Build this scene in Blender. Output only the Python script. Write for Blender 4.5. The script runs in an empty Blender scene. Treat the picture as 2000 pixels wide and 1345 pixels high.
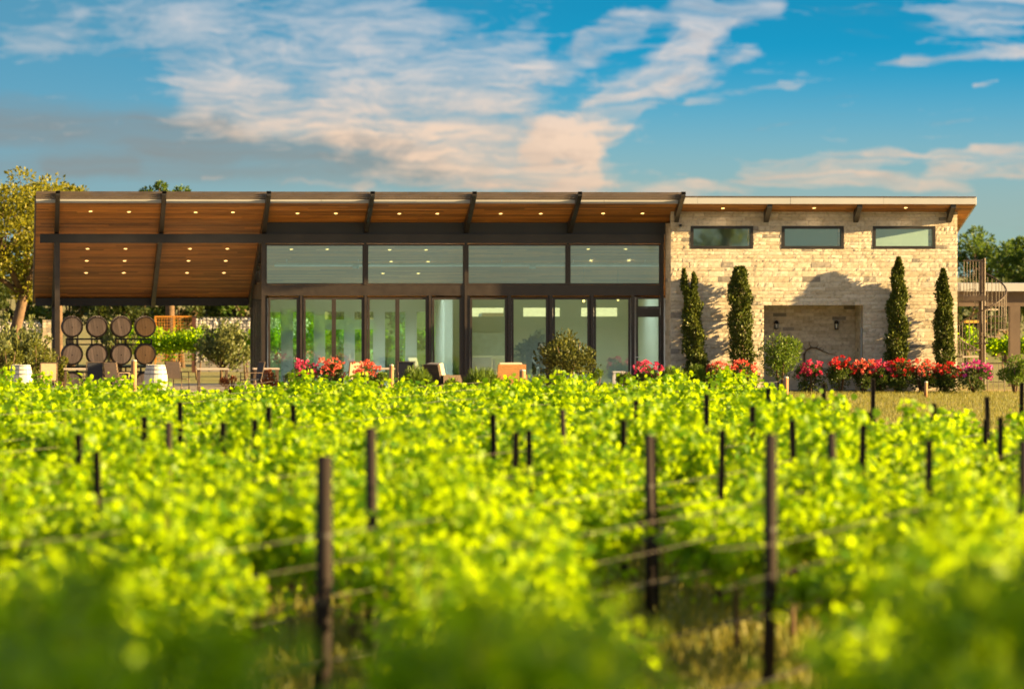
import bpy, math, random
import numpy as np
from mathutils import Vector, Matrix

random.seed(7)
rng = np.random.RandomState(11)
sc = bpy.context.scene
COL = sc.collection
PI = math.pi

# ------------------------------------------------------------------ camera
FPX = 10000.0            # focal length in pixels of the 2000 px wide photograph
HC = 3.55                # camera height
YH = 533.0               # horizon row in the photograph
AZ = math.atan(0.1)      # the view turns this far right of the building's depth axis
Fv = Vector((math.sin(AZ), math.cos(AZ), 0)); Rv = Vector((math.cos(AZ), -math.sin(AZ), 0))
cam_d = bpy.data.cameras.new('camera')
cam = bpy.data.objects.new('camera', cam_d); COL.objects.link(cam)
cam.location = (0, 0, HC); cam.rotation_euler = (PI / 2, 0, -AZ)
cam_d.sensor_width = 36.0; cam_d.lens = 36.0 * FPX / 2000.0
cam_d.shift_y = -(672.5 - YH) / 2000.0
cam_d.clip_start = 0.5; cam_d.clip_end = 6000
cam_d.dof.use_dof = True; cam_d.dof.focus_distance = 121.0; cam_d.dof.aperture_fstop = 1.7
sc.camera = cam

# ------------------------------------------------------------------ light
SUN_AZ = math.radians(77)      # from -Y (towards the camera) round to +X
SUN_EL = math.radians(13)
sdir = Vector((math.sin(SUN_AZ) * math.cos(SUN_EL), -math.cos(SUN_AZ) * math.cos(SUN_EL), math.sin(SUN_EL)))
sl = bpy.data.lights.new('sun', 'SUN'); sl.energy = 5.0; sl.angle = math.radians(0.8); sl.color = (1.0, 0.68, 0.29)
so = bpy.data.objects.new('sun', sl); COL.objects.link(so)
so.rotation_euler = sdir.to_track_quat('Z', 'Y').to_euler(); so.location = (60, 60, 40)
sc.view_settings.view_transform = 'Standard'; sc.view_settings.look = 'None'
sc.view_settings.exposure = 2.3; sc.view_settings.gamma = 1.0
sc.view_settings.use_curve_mapping = False
sc.cycles.use_denoising = True
sc.cycles.max_bounces = 6; sc.cycles.transparent_max_bounces = 24
sc.cycles.sample_clamp_indirect = 6.0


class NT:
    """small helper around a node tree"""
    def __init__(s, tree):
        s.t = tree; s.n = tree.nodes; s.l = tree.links

    def new(s, typ, **kw):
        n = s.n.new(typ)
        for k, v in kw.items():
            setattr(n, k, v)
        return n

    def link(s, a, b):
        s.l.new(a, b)

    def put(s, sock, v):
        if isinstance(v, bpy.types.NodeSocket):
            s.l.new(v, sock)
        else:
            sock.default_value = v

    def math(s, op, a, b=0.0, c=0.0, clamp=False):
        n = s.n.new('ShaderNodeMath'); n.operation = op; n.use_clamp = clamp
        s.put(n.inputs[0], a); s.put(n.inputs[1], b); s.put(n.inputs[2], c)
        return n.outputs[0]

    def mix(s, f, a, b, typ='MIX'):
        n = s.n.new('ShaderNodeMix'); n.data_type = 'RGBA'; n.blend_type = typ
        s.put(n.inputs[0], f)
        for sock, v in ((n.inputs[6], a), (n.inputs[7], b)):
            if isinstance(v, tuple) and len(v) == 3:
                v = (*v, 1)
            s.put(sock, v)
        return n.outputs[2]

    def ramp(s, f, stops, interp='LINEAR'):
        n = s.n.new('ShaderNodeValToRGB'); n.color_ramp.interpolation = interp
        el = n.color_ramp.elements
        while len(el) < len(stops):
            el.new(0.5)
        for e, (p, c) in zip(el, stops):
            e.position = p
            e.color = (*c, 1) if len(c) == 3 else c
        s.put(n.inputs[0], f)
        return n.outputs[0]

    def noise(s, vec, scale, detail=4.0, rough=0.55, dist=0.0, col=False):
        n = s.n.new('ShaderNodeTexNoise')
        if vec is not None:
            s.l.new(vec, n.inputs['Vector'])
        n.inputs['Scale'].default_value = scale; n.inputs['Detail'].default_value = detail
        n.inputs['Roughness'].default_value = rough; n.inputs['Distortion'].default_value = dist
        return n.outputs['Color' if col else 'Fac']

    def maprange(s, v, a, b, c=0.0, d=1.0, smooth=False):
        n = s.n.new('ShaderNodeMapRange'); n.interpolation_type = 'SMOOTHSTEP' if smooth else 'LINEAR'
        s.put(n.inputs[0], v)
        for i, x in enumerate((a, b, c, d)):
            n.inputs[i + 1].default_value = x
        return n.outputs[0]

    def xyz(s, x, y, z=0.0):
        n = s.n.new('ShaderNodeCombineXYZ')
        s.put(n.inputs[0], x); s.put(n.inputs[1], y); s.put(n.inputs[2], z)
        return n.outputs[0]


# ------------------------------------------------------------------ sky
world = bpy.data.worlds.new('World'); sc.world = world; world.use_nodes = True
world.cycles.sampling_method = 'MANUAL'; world.cycles.sample_map_resolution = 256
w = NT(world.node_tree); w.n.clear()
tc = w.new('ShaderNodeTexCoord')
sep = w.new('ShaderNodeSeparateXYZ'); w.link(tc.outputs['Generated'], sep.inputs[0])
dx, dy, dz = sep.outputs
az = w.math('ARCTAN2', dx, dy)
el = w.math('ARCSINE', dz)
U = w.math('MULTIPLY_ADD', w.math('SUBTRACT', az, AZ), 10.0, 1.0)          # direction, in tenths of a radian about the view
V = w.math('MULTIPLY_ADD', el, -10.0, 0.533)
sky = w.new('ShaderNodeTexSky', sky_type='NISHITA')
sky.sun_disc = False; sky.sun_elevation = SUN_EL; sky.sun_rotation = PI - SUN_AZ
sky.air_density = 1.0; sky.dust_density = 0.6; sky.ozone_density = 2.0; sky.altitude = 300
zup = w.math('MULTIPLY_ADD', w.math('MAXIMUM', dz, 0.0), 9.0, 0.02)
nrm = w.new('ShaderNodeVectorMath', operation='NORMALIZE'); w.link(w.xyz(dx, dy, zup), nrm.inputs[0])
w.link(nrm.outputs[0], sky.inputs['Vector'])
base = w.mix(1.0, sky.outputs[0], (0.05, 0.80, 0.86), 'MULTIPLY')
hazef = w.maprange(V, 0.08, 0.44, 0.0, 0.88, True)
base = w.mix(hazef, base, (1.45, 1.75, 1.55))
leftf = w.math('MULTIPLY', w.maprange(U, 1.2, -0.1, 0.0, 0.55, True), w.maprange(V, -0.6, 0.05, 0.0, 1.0))
base = w.mix(leftf, base, (0.70, 1.42, 1.85))

# warped direction coordinates for the clouds
uv = w.xyz(U, V)


def warp(scale, au, av, detail=5.0):
    wn_ = w.noise(uv, scale, detail, 0.6, 0.0, True)
    sp_ = w.new('ShaderNodeSeparateColor'); w.link(wn_, sp_.inputs[0])
    return (w.math('MULTIPLY_ADD', w.math('SUBTRACT', sp_.outputs[0], 0.5), au, U), w.math('MULTIPLY_ADD', w.math('SUBTRACT', sp_.outputs[1], 0.5), av, V))


BIG = warp(3.2, 0.34, 0.20, 7.0)
SMALL = warp(7.0, 0.10, 0.035, 6.0)


def seg(x0, y0, x1, y1, wd, amp, co=None):
    """soft streak of cloud between two directions"""
    uu, vv = co or BIG
    ex, ey = x1 - x0, y1 - y0; L2 = ex * ex + ey * ey
    px_ = w.math('SUBTRACT', uu, x0); py_ = w.math('SUBTRACT', vv, y0)
    t = w.math('ADD', w.math('MULTIPLY', px_, ex / L2), w.math('MULTIPLY', py_, ey / L2), clamp=True)
    qx = w.math('MULTIPLY_ADD', t, -ex, px_); qy = w.math('MULTIPLY_ADD', t, -ey, py_)
    d2 = w.math('ADD', w.math('MULTIPLY', qx, qx), w.math('MULTIPLY', qy, qy))
    g = w.math('POWER', 2.718, w.math('MULTIPLY', d2, -1.0 / (wd * wd)))
    return w.math('MULTIPLY', g, amp)


def total(lst):
    r = lst[0]
    for q in lst[1:]:
        r = w.math('ADD', r, q)
    return r


def fibres(ang, sx, sy, detail=8.0, co=None, dist=0.9):
    uu, vv = co or SMALL
    m = w.new('ShaderNodeMapping'); m.inputs['Rotation'].default_value = (0, 0, ang)
    m.inputs['Scale'].default_value = (sx, sy, 1)
    w.link(w.xyz(uu, vv), m.inputs[0])
    return w.noise(m.outputs[0], 1.0, detail, 0.66, dist)


fib_a = fibres(-0.40, 4.0, 13.0, 6.0)
fib_b = fibres(0.68, 4.0, 17.0, 6.0)
fib_h = fibres(-0.10, 3.2, 30.0, 5.0)
fib_f = fibres(-0.75, 7.0, 40.0, 5.0)
main = total([seg(0.10, 0.02, 0.50, 0.09, 0.085, 0.55), seg(0.36, 0.09, 0.72, 0.14, 0.09, 0.62), seg(0.50, 0.17, 1.0, 0.26, 0.10, 0.95), seg(0.82, 0.235, 1.12, 0.31, 0.06, 0.9),
              seg(-0.10, 0.10, 0.10, 0.09, 0.05, 0.45), seg(0.60, 0.04, 1.05, 0.12, 0.08, 0.50), seg(0.92, 0.30, 1.14, 0.340, 0.034, 0.85), seg(0.42, 0.15, 0.75, 0.26, 0.07, 0.4)])
branch = total([seg(1.06, 0.285, 1.21, 0.215, 0.045, 1.0, SMALL), seg(1.15, 0.30, 1.20, 0.24, 0.032, 0.7, SMALL), seg(1.20, 0.215, 1.33, 0.12, 0.040, 0.95, SMALL), seg(1.32, 0.11, 1.38, 0.04, 0.036, 1.0, SMALL), seg(1.37, 0.035, 1.50, 0.02, 0.030, 0.85, SMALL),
                seg(1.00, 0.17, 1.22, 0.06, 0.045, 0.6, SMALL), seg(1.15, 0.09, 1.34, 0.0, 0.034, 0.72, SMALL), seg(1.25, 0.21, 1.46, 0.11, 0.028, 0.66, SMALL)])
low = total([seg(1.45, 0.328, 1.75, 0.310, 0.022, 0.66, SMALL), seg(1.70, 0.308, 1.88, 0.314, 0.016, 0.72, SMALL), seg(1.84, 0.325, 2.04, 0.318, 0.028, 0.85, SMALL), seg(1.90, 0.292, 2.04, 0.300, 0.016, 0.7, SMALL), seg(1.30, 0.370, 1.66, 0.352, 0.020, 0.72, SMALL),
             seg(1.62, 0.342, 1.90, 0.378, 0.018, 0.8, SMALL), seg(1.1, 0.365, 1.35, 0.366, 0.020, 0.7, SMALL), seg(0.72, 0.352, 1.1, 0.368, 0.018, 0.62, SMALL), seg(0.40, 0.345, 0.72, 0.365, 0.012, 0.55, SMALL),
             seg(1.36, 0.192, 1.56, 0.165, 0.013, 0.58, SMALL), seg(1.54, 0.164, 1.61, 0.156, 0.010, 0.62, SMALL), seg(1.63, 0.156, 1.80, 0.118, 0.013, 0.60, SMALL), seg(1.78, 0.120, 2.05, 0.100, 0.013, 0.56, SMALL), seg(1.86, 0.045, 2.05, 0.085, 0.045, 0.62, SMALL),
             seg(1.90, 0.015, 2.1, 0.0, 0.035, 0.62, SMALL), seg(1.77, 0.012, 1.86, 0.03, 0.014, 0.55, SMALL), seg(1.895, 0.165, 1.945, 0.162, 0.006, 0.75, SMALL)])
grey = total([seg(-0.1, 0.245, 0.42, 0.268, 0.050, 0.85, SMALL), seg(0.30, 0.268, 0.84, 0.318, 0.036, 0.85, SMALL), seg(0.66, 0.27, 0.80, 0.295, 0.018, 0.5, SMALL), seg(0.1, 0.335, 0.95, 0.345, 0.024, 0.5, SMALL), seg(-0.05, 0.33, 0.25, 0.325, 0.02, 0.45, SMALL)])


def wisp(field, fib, amp, lo, hi):
    return w.maprange(w.math('MULTIPLY_ADD', w.math('SUBTRACT', fib, 0.5), amp, field), lo, hi, 0.0, 1.0)


# cirrus over the unseen rest of the sky, thickened to brighten the shade
outside = w.maprange(w.math('ABSOLUTE', w.math('SUBTRACT', U, 1.0)), 1.1, 2.4, 0.0, 1.0, True)
above = w.maprange(V, 0.0, -1.0, 0.0, 1.0, True)
gen_n = w.noise(tc.outputs['Generated'], 2.4, 7.0, 0.62, 0.8)
gen = w.math('MULTIPLY', w.maprange(gen_n, 0.30, 0.60), w.math('MAXIMUM', outside, above))
mixf = w.math('MULTIPLY_ADD', fib_f, 0.45, w.math('MULTIPLY', fib_a, 0.55))
d_main = wisp(w.math('MINIMUM', main, w.maprange(V, 0.06, 0.28, 0.62, 1.02)), mixf, 3.2, 0.28, 1.25)
d_br = wisp(w.math('MINIMUM', branch, 0.80), fib_b, 2.6, 0.38, 1.1)
d_low = wisp(w.math('MINIMUM', low, 0.74), fib_h, 2.4, 0.42, 1.15)
dens = w.math('ADD', w.math('ADD', d_main, d_br), w.math('ADD', d_low, gen), clamp=True)
greyd = wisp(w.math('MINIMUM', grey, 0.85), fib_h, 0.9, 0.08, 1.05)
cc = w.ramp(w.maprange(V, 0.0, 0.38), [(0.0, (2.25, 2.4, 2.6)), (0.35, (2.9, 2.65, 2.5)), (0.7, (3.8, 2.75, 2.0)), (1.0, (3.3, 2.4, 1.75))])
cc = w.mix(1.0, cc, w.ramp(mixf, [(0.35, (0.74, 0.76, 0.80)), (0.55, (1.0, 1.0, 1.0))]), 'MULTIPLY')
col = w.mix(w.math('MULTIPLY', greyd, 0.72), base, (1.10, 0.99, 0.88))
col = w.mix(w.math('MULTIPLY', dens, 0.92), col, cc)
# below the horizon: dull ground colour
col = w.mix(w.maprange(dz, -0.004, -0.03), col, (0.35, 0.35, 0.2))
bg = w.new('ShaderNodeBackground'); w.link(col, bg.inputs[0]); bg.inputs[1].default_value = 0.052
wo = w.new('ShaderNodeOutputWorld'); w.link(bg.outputs[0], wo.inputs[0])

# ------------------------------------------------------------------ pixel -> place


def W(px, py, Y):
    u = (px - 1000) / FPX
    t = Y / (math.cos(AZ) - math.sin(AZ) * u)
    return Vector((t * (math.sin(AZ) + math.cos(AZ) * u), Y, HC + t * (YH - py) / FPX))


def WX(px, Y):
    return W(px, YH, Y).x


def WZ(px, py, Y):
    return W(px, py, Y).z


def C2W(x, d, z=0.0):
    p = Rv * x + Fv * d
    return Vector((p.x, p.y, z))


# ------------------------------------------------------------------ mesh helpers
class MB:
    def __init__(s):
        s.v = []; s.f = []

    def quad(s, a, b, c, d):
        n = len(s.v); s.v += [tuple(a), tuple(b), tuple(c), tuple(d)]; s.f.append((n, n + 1, n + 2, n + 3)); return s

    def box(s, x0, x1, y0, y1, z0, z1):
        return s.hexa([(x0, y0, z0), (x1, y0, z0), (x1, y1, z0), (x0, y1, z0), (x0, y0, z1), (x1, y0, z1), (x1, y1, z1), (x0, y1, z1)])

    def hexa(s, p):
        n = len(s.v); s.v += [tuple(q) for q in p]
        for q in ((0, 3, 2, 1), (4, 5, 6, 7), (0, 1, 5, 4), (1, 2, 6, 5), (2, 3, 7, 6), (3, 0, 4, 7)):
            s.f.append(tuple(n + i for i in q))
        return s

    def rot_box(s, c, half, rot):
        pts = []
        for sz in (-1, 1):
            for sx, sy in ((-1, -1), (1, -1), (1, 1), (-1, 1)):
                pts.append(Vector(c) + rot @ Vector((sx * half[0], sy * half[1], sz * half[2])))
        return s.hexa(pts)

    def tube(s, pts, radii, n=8, caps=True):
        pts = [Vector(p) for p in pts]
        if not hasattr(radii, '__len__'):
            radii = [radii] * len(pts)
        base = len(s.v); up = Vector((0.13, 0.21, 0.97))
        for i, p in enumerate(pts):
            t = (pts[min(i + 1, len(pts) - 1)] - pts[max(i - 1, 0)])
            t = t.normalized() if t.length > 1e-9 else Vector((0, 0, 1))
            a = t.cross(up)
            if a.length < 0.05:
                a = t.cross(Vector((1, 0, 0)))
            a.normalize(); b = t.cross(a)
            for k in range(n):
                q = 2 * PI * k / n
                s.v.append(tuple(p + (a * math.cos(q) + b * math.sin(q)) * radii[i]))
        for i in range(len(pts) - 1):
            for k in range(n):
                k2 = (k + 1) % n
                s.f.append((base + i * n + k, base + i * n + k2, base + (i + 1) * n + k2, base + (i + 1) * n + k))
        if caps:
            s.f.append(tuple(base + k for k in range(n))[::-1])
            s.f.append(tuple(base + (len(pts) - 1) * n + k for k in range(n)))
        return s

    def lathe(s, prof, axis='Z', c=(0, 0, 0), n=24, caps=True):
        """prof: (radius, height) pairs"""
        base = len(s.v); c = Vector(c)
        for r, h in prof:
            for k in range(n):
                q = 2 * PI * k / n
                if axis == 'Z':
                    s.v.append(tuple(c + Vector((r * math.cos(q), r * math.sin(q), h))))
                else:
                    s.v.append(tuple(c + Vector((r * math.cos(q), h, r * math.sin(q)))))
        for i in range(len(prof) - 1):
            for k in range(n):
                k2 = (k + 1) % n
                s.f.append((base + i * n + k, base + i * n + k2, base + (i + 1) * n + k2, base + (i + 1) * n + k))
        if caps:
            s.f.append(tuple(base + k for k in range(n))[::-1])
            s.f.append(tuple(base + (len(prof) - 1) * n + k for k in range(n)))
        return s


def link(name, me, mat, parent=None):
    o = bpy.data.objects.new(name, me); COL.objects.link(o)
    if mat is not None and len(me.materials) == 0:
        me.materials.append(mat)
    o.parent = parent
    return o


def root_of(o):
    while o.parent is not None:
        o = o.parent
    return o


def part(name, mb, mat, parent=None, smooth=False, local=False):
    """one mesh object from world-space shapes, kept relative to its thing's base"""
    off = Vector((0, 0, 0))
    if parent is not None and not local:
        off = root_of(parent).location
    me = bpy.data.meshes.new(name)
    me.from_pydata([(a - off.x, b - off.y, c - off.z) for a, b, c in mb.v], [], mb.f)
    if smooth:
        me.polygons.foreach_set('use_smooth', [True] * len(me.polygons))
    me.update()
    return link(name, me, mat, parent)


def arr_mesh(name, V_, F_, mat, smooth=False):
    V_ = np.asarray(V_, np.float32); F_ = np.asarray(F_, np.int32)
    me = bpy.data.meshes.new(name)
    me.vertices.add(len(V_)); me.vertices.foreach_set('co', V_.ravel())
    k = F_.shape[1]
    me.loops.add(F_.size); me.loops.foreach_set('vertex_index', F_.ravel())
    me.polygons.add(len(F_)); me.polygons.foreach_set('loop_start', np.arange(0, F_.size, k, dtype=np.int32))
    me.update(calc_edges=True)
    if mat is not None:
        me.materials.append(mat)
    return me


def tag(o, label, cat, group=None, kind=None):
    o['label'] = label; o['category'] = cat
    if group:
        o['group'] = group
    if kind:
        o['kind'] = kind
    return o


def thing(name, loc, label, cat, group=None, rz=0.0):
    o = bpy.data.objects.new(name, None); COL.objects.link(o)
    o.location = loc; o.rotation_euler = (0, 0, rz); o.empty_display_size = 0.2
    return tag(o, label, cat, group)


def structure(name, mb, mat):
    o = part(name, mb, mat); o['kind'] = 'structure'
    return o


def copy_tree(o, parent=None):
    c = o.copy(); COL.objects.link(c); c.parent = parent
    for ch in list(o.children):
        copy_tree(ch, c)
    return c


# ------------------------------------------------------------------ materials
MATS = {}


def mat_base(name):
    m = bpy.data.materials.new(name); m.use_nodes = True
    t = NT(m.node_tree); b = t.n['Principled BSDF']
    MATS[name] = m
    return m, t, b


def plain(name, colr, rough=0.6, metal=0.0, var=0.12, scale=6.0, bump=0.0, bscale=60.0, spec=0.5):
    m, t, b = mat_base(name)
    c = t.new('ShaderNodeTexCoord')
    n = t.noise(c.outputs['Object'], scale, 5.0, 0.6)
    lo = tuple(x * (1 - var) for x in colr); hi = tuple(min(1, x * (1 + var)) for x in colr)
    t.put(b.inputs['Base Color'], t.ramp(n, [(0.3, lo), (0.7, hi)]))
    t.put(b.inputs['Roughness'], t.maprange(n, 0.3, 0.7, max(0.05, rough - 0.08), min(1, rough + 0.08)))
    b.inputs['Metallic'].default_value = metal; b.inputs['Specular IOR Level'].default_value = spec
    if bump:
        bp = t.new('ShaderNodeBump'); bp.inputs['Strength'].default_value = bump; bp.inputs['Distance'].default_value = 0.01
        t.link(t.noise(c.outputs['Object'], bscale, 4.0, 0.6), bp.inputs['Height']); t.link(bp.outputs[0], b.inputs['Normal'])
    return m


def leaf_mat(name, c_lo, c_hi, trans, tfac=0.45, rough=0.5):
    m, t, b = mat_base(name)
    g = t.new('ShaderNodeNewGeometry'); oi = t.new('ShaderNodeObjectInfo')
    f = t.math('ADD', t.math('MULTIPLY', g.outputs['Random Per Island'], 0.85), t.math('MULTIPLY', oi.outputs['Random'], 0.15))
    cb = t.ramp(f, [(0.0, c_lo), (0.75, tuple((p + q) / 2 for p, q in zip(c_lo, c_hi))), (1.0, c_hi)])
    t.link(cb, b.inputs['Base Color']); b.inputs['Roughness'].default_value = rough
    b.inputs['Specular IOR Level'].default_value = 0.3
    tr = t.new('ShaderNodeBsdfTranslucent')
    t.put(tr.inputs[0], t.mix(f, tuple(x * 0.7 for x in trans), trans))
    mx = t.new('ShaderNodeMixShader'); mx.inputs[0].default_value = tfac
    t.link(b.outputs[0], mx.inputs[1]); t.link(tr.outputs[0], mx.inputs[2])
    t.link(mx.outputs[0], t.n['Material Output'].inputs[0])
    return m


def wood_mat(name, c0, c1, axis=0, plank=0.0, rough=0.55, grain=3.0, vary=0.0):
    """grain runs along the axis; optional plank joints every `plank` metres across Y"""
    m, t, b = mat_base(name)
    c = t.new('ShaderNodeTexCoord')
    mp = t.new('ShaderNodeMapping'); s = [grain * 9] * 3; s[axis] = grain * 0.5
    mp.inputs['Scale'].default_value = s
    t.link(c.outputs['Object'], mp.inputs[0])
    n = t.noise(mp.outputs[0], 1.0, 6.0, 0.65, 0.3)
    colr = t.ramp(n, [(0.3, c0), (0.7, c1)])
    if plank:
        sp = t.new('ShaderNodeSeparateXYZ'); t.link(c.outputs['Object'], sp.inputs[0])
        q = t.math('DIVIDE', sp.outputs[1], plank)
        fr = t.math('FRACT', q); fl = t.math('FLOOR', q)
        wn_ = t.new('ShaderNodeTexWhiteNoise', noise_dimensions='2D')
        seg_ = t.math('FLOOR', t.math('MULTIPLY_ADD', sp.outputs[0], 0.31, t.math('MULTIPLY', fl, 0.37)))
        t.link(t.xyz(fl, seg_), wn_.inputs[0])
        colr = t.mix(1.0, colr, t.ramp(wn_.outputs[0], [(0, (0.50, 0.48, 0.46)), (1, (1.32, 1.28, 1.2))]), 'MULTIPLY')
        jo = t.math('LESS_THAN', fr, 0.07)
        colr = t.mix(t.math('MULTIPLY', jo, 0.75), colr, (0.02, 0.01, 0.005))
    if vary:
        oi_ = t.new('ShaderNodeObjectInfo')
        colr = t.mix(1.0, colr, t.ramp(oi_.outputs['Random'], [(0, (1 - vary,) * 3), (1, (1 + vary,) * 3)]), 'MULTIPLY')
    t.link(colr, b.inputs['Base Color']); b.inputs['Roughness'].default_value = rough
    return m


def emit_mat(name, colr, strength):
    m, t, b = mat_base(name)
    b.inputs['Base Color'].default_value = (*colr, 1)
    b.inputs['Emission Color'].default_value = (*colr, 1); b.inputs['Emission Strength'].default_value = strength
    return m


M_steel = plain('dark_bronze_steel', (0.022, 0.020, 0.020), 0.42, 0.0, 0.25, 3.0, 0.05)
M_frame = plain('bronze_window_frame', (0.034, 0.026, 0.022), 0.38, 0.0, 0.2, 5.0)
M_panel = plain('dark_metal_panel', (0.022, 0.024, 0.028), 0.45, 0.0, 0.2, 1.5)
M_slat = plain('brown_metal_slat', (0.085, 0.062, 0.052), 0.5, 0.0, 0.2, 2.0)
M_white = plain('white_metal_fascia', (0.42, 0.43, 0.455), 0.45, 0.0, 0.06, 0.8)
M_roof = plain('roof_metal', (0.35, 0.34, 0.33), 0.4, 0.3)
M_ceil = wood_mat('cedar_ceiling_boards', (0.25, 0.095, 0.018), (0.58, 0.26, 0.055), 0, 0.14, 0.5, 2.2)
M_mortar = plain('mortar', (0.50, 0.45, 0.38), 0.95, 0, 0.15, 8.0, 0.4, 80)
M_wall_in = plain('interior_plaster', (0.62, 0.61, 0.58), 0.9, 0, 0.03, 1.0)
M_floor_in = plain('interior_concrete_floor', (0.30, 0.28, 0.25), 0.5, 0, 0.1, 2.0)
M_duct = plain('galvanised_duct', (0.70, 0.72, 0.72), 0.35, 0.4, 0.1, 4.0)
M_light = emit_mat('lit_lamp', (1.0, 0.55, 0.16), 0.8)
M_trimring = plain('lamp_trim_ring', (0.65, 0.55, 0.42), 0.5)
M_stairsteel = plain('rusty_brown_steel', (0.055, 0.037, 0.027), 0.55, 0.2, 0.3, 9.0)
M_fascia2 = plain('patio_brown_beam', (0.12, 0.085, 0.065), 0.6, 0, 0.15, 2.0)
M_stave = wood_mat('oak_barrel_staves', (0.05, 0.032, 0.02), (0.10, 0.065, 0.04), 1, 0, 0.7)
M_head = wood_mat('oak_barrel_head', (0.34, 0.235, 0.15), (0.58, 0.42, 0.28), 2, 0, 0.75, 5.0, 0.22)
M_headb = wood_mat('brown_oak_barrel_head', (0.30, 0.165, 0.06), (0.52, 0.31, 0.13), 2, 0, 0.75, 5.0, 0.22)
M_hoop = plain('barrel_hoop', (0.035, 0.033, 0.032), 0.45, 0.5)
M_whitebarrel = wood_mat('whitewashed_staves', (0.42, 0.40, 0.37), (0.68, 0.66, 0.62), 2, 0, 0.8, 4.0, 0.12)
M_greyhoop = plain('grey_hoop', (0.24, 0.24, 0.25), 0.5, 0.4)
M_sling = plain('tan_sling_fabric', (0.48, 0.34, 0.22), 0.85, 0, 0.12, 20, 0.2, 300)
M_navy = plain('navy_sling_fabric', (0.018, 0.024, 0.042), 0.8, 0, 0.2, 20)
M_chairframe = plain('bronze_chair_frame', (0.13, 0.09, 0.065), 0.5, 0.3)
M_wicker = plain('orange_brown_wicker', (0.36, 0.17, 0.055), 0.75, 0, 0.35, 45, 0.6, 120)
M_wickerd = plain('dark_brown_wicker', (0.075, 0.048, 0.032), 0.75, 0, 0.35, 45, 0.6, 120)
M_cushion = plain('cream_cushion', (0.62, 0.50, 0.36), 0.9, 0, 0.06, 5.0)
M_table = plain('stone_table_top', (0.50, 0.42, 0.36), 0.6, 0, 0.15, 9.0)
M_post = plain('rusty_vineyard_post', (0.016, 0.009, 0.007), 0.85, 0.1, 0.4, 14.0)
M_woodpost = wood_mat('round_wooden_post', (0.26, 0.12, 0.05), (0.46, 0.25, 0.12), 2, 0, 0.85, 5.0)
M_posttop = plain('weathered_post_top', (0.62, 0.52, 0.44), 0.9)
M_wire = plain('galvanised_wire', (0.26, 0.23, 0.18), 0.5, 0.3)
M_hose = plain('black_drip_hose', (0.025, 0.022, 0.02), 0.6)
M_bark = plain('vine_bark', (0.13, 0.08, 0.045), 0.95, 0, 0.4, 18, 0.8, 40)
M_treebark = plain('oak_bark', (0.13, 0.08, 0.045), 0.95, 0, 0.4, 6, 1.0, 25)
M_fenceo = plain('orange_painted_fence', (0.48, 0.20, 0.02), 0.6, 0, 0.15)
M_rock = plain('pale_gabion_rock', (0.52, 0.50, 0.48), 0.9, 0, 0.3, 7.0, 0.6, 20)
M_cage = plain('gabion_wire_cage', (0.25, 0.24, 0.22), 0.5, 0.6)
M_terrace = plain('terrace_paving', (0.42, 0.35, 0.26), 0.85, 0, 0.12, 2.0, 0.2, 20)
M_lantern = plain('black_lantern_metal', (0.012, 0.012, 0.012), 0.5, 0.4)
M_candle = plain('lantern_frosted_glass', (0.75, 0.72, 0.62), 0.5)
M_skin = plain('skin', (0.45, 0.27, 0.19), 0.6)
M_shirt = plain('grey_shirt', (0.36, 0.33, 0.30), 0.9)
M_hair = plain('dark_hair', (0.03, 0.022, 0.018), 0.7)
M_cam = plain('black_plastic', (0.015, 0.015, 0.016), 0.4)

L_vine = leaf_mat('grape_leaves', (0.022, 0.125, 0.002), (0.31, 0.44, 0.004), (0.58, 0.83, 0.003), 0.50)
L_oak = leaf_mat('oak_leaves', (0.060, 0.090, 0.008), (0.33, 0.29, 0.022), (0.40, 0.38, 0.02), 0.35)
L_olive = leaf_mat('dark_olive_leaves', (0.020, 0.042, 0.010), (0.17, 0.17, 0.025), (0.16, 0.17, 0.02), 0.25)
L_oakg = leaf_mat('green_tree_leaves', (0.03, 0.075, 0.010), (0.12, 0.18, 0.020), (0.16, 0.25, 0.02), 0.3)
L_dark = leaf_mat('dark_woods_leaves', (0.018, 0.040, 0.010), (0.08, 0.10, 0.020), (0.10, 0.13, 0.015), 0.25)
L_cyp = leaf_mat('cypress_needles', (0.025, 0.050, 0.008), (0.17, 0.19, 0.020), (0.08, 0.10, 0.01), 0.15)
L_rose = leaf_mat('rose_leaves', (0.022, 0.055, 0.012), (0.12, 0.15, 0.022), (0.14, 0.20, 0.02), 0.25)
L_bush = leaf_mat('olive_green_leaves', (0.045, 0.070, 0.012), (0.22, 0.23, 0.030), (0.26, 0.28, 0.03), 0.3)
L_herb = leaf_mat('rosemary_needles', (0.05, 0.11, 0.010), (0.17, 0.25, 0.020), (0.20, 0.30, 0.02), 0.3)
L_jun = leaf_mat('juniper_needles', (0.055, 0.085, 0.035), (0.28, 0.30, 0.10), (0.28, 0.30, 0.07), 0.3)
L_red = leaf_mat('red_barberry_leaves', (0.10, 0.028, 0.014), (0.34, 0.11, 0.03), (0.36, 0.10, 0.02), 0.3)
L_grass = leaf_mat('lawn_blades', (0.10, 0.14, 0.018), (0.32, 0.27, 0.045), (0.34, 0.30, 0.05), 0.35)
P_red = leaf_mat('red_petals', (0.50, 0.012, 0.016), (0.78, 0.06, 0.05), (0.7, 0.03, 0.03), 0.3)
P_pink = leaf_mat('pink_petals', (0.60, 0.035, 0.14), (0.85, 0.12, 0.24), (0.7, 0.06, 0.14), 0.3)
P_coral = leaf_mat('coral_petals', (0.70, 0.10, 0.07), (0.90, 0.26, 0.16), (0.8, 0.15, 0.1), 0.3)
P_mag = leaf_mat('magenta_petals', (0.50, 0.03, 0.24), (0.75, 0.10, 0.42), (0.6, 0.06, 0.3), 0.3)

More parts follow.
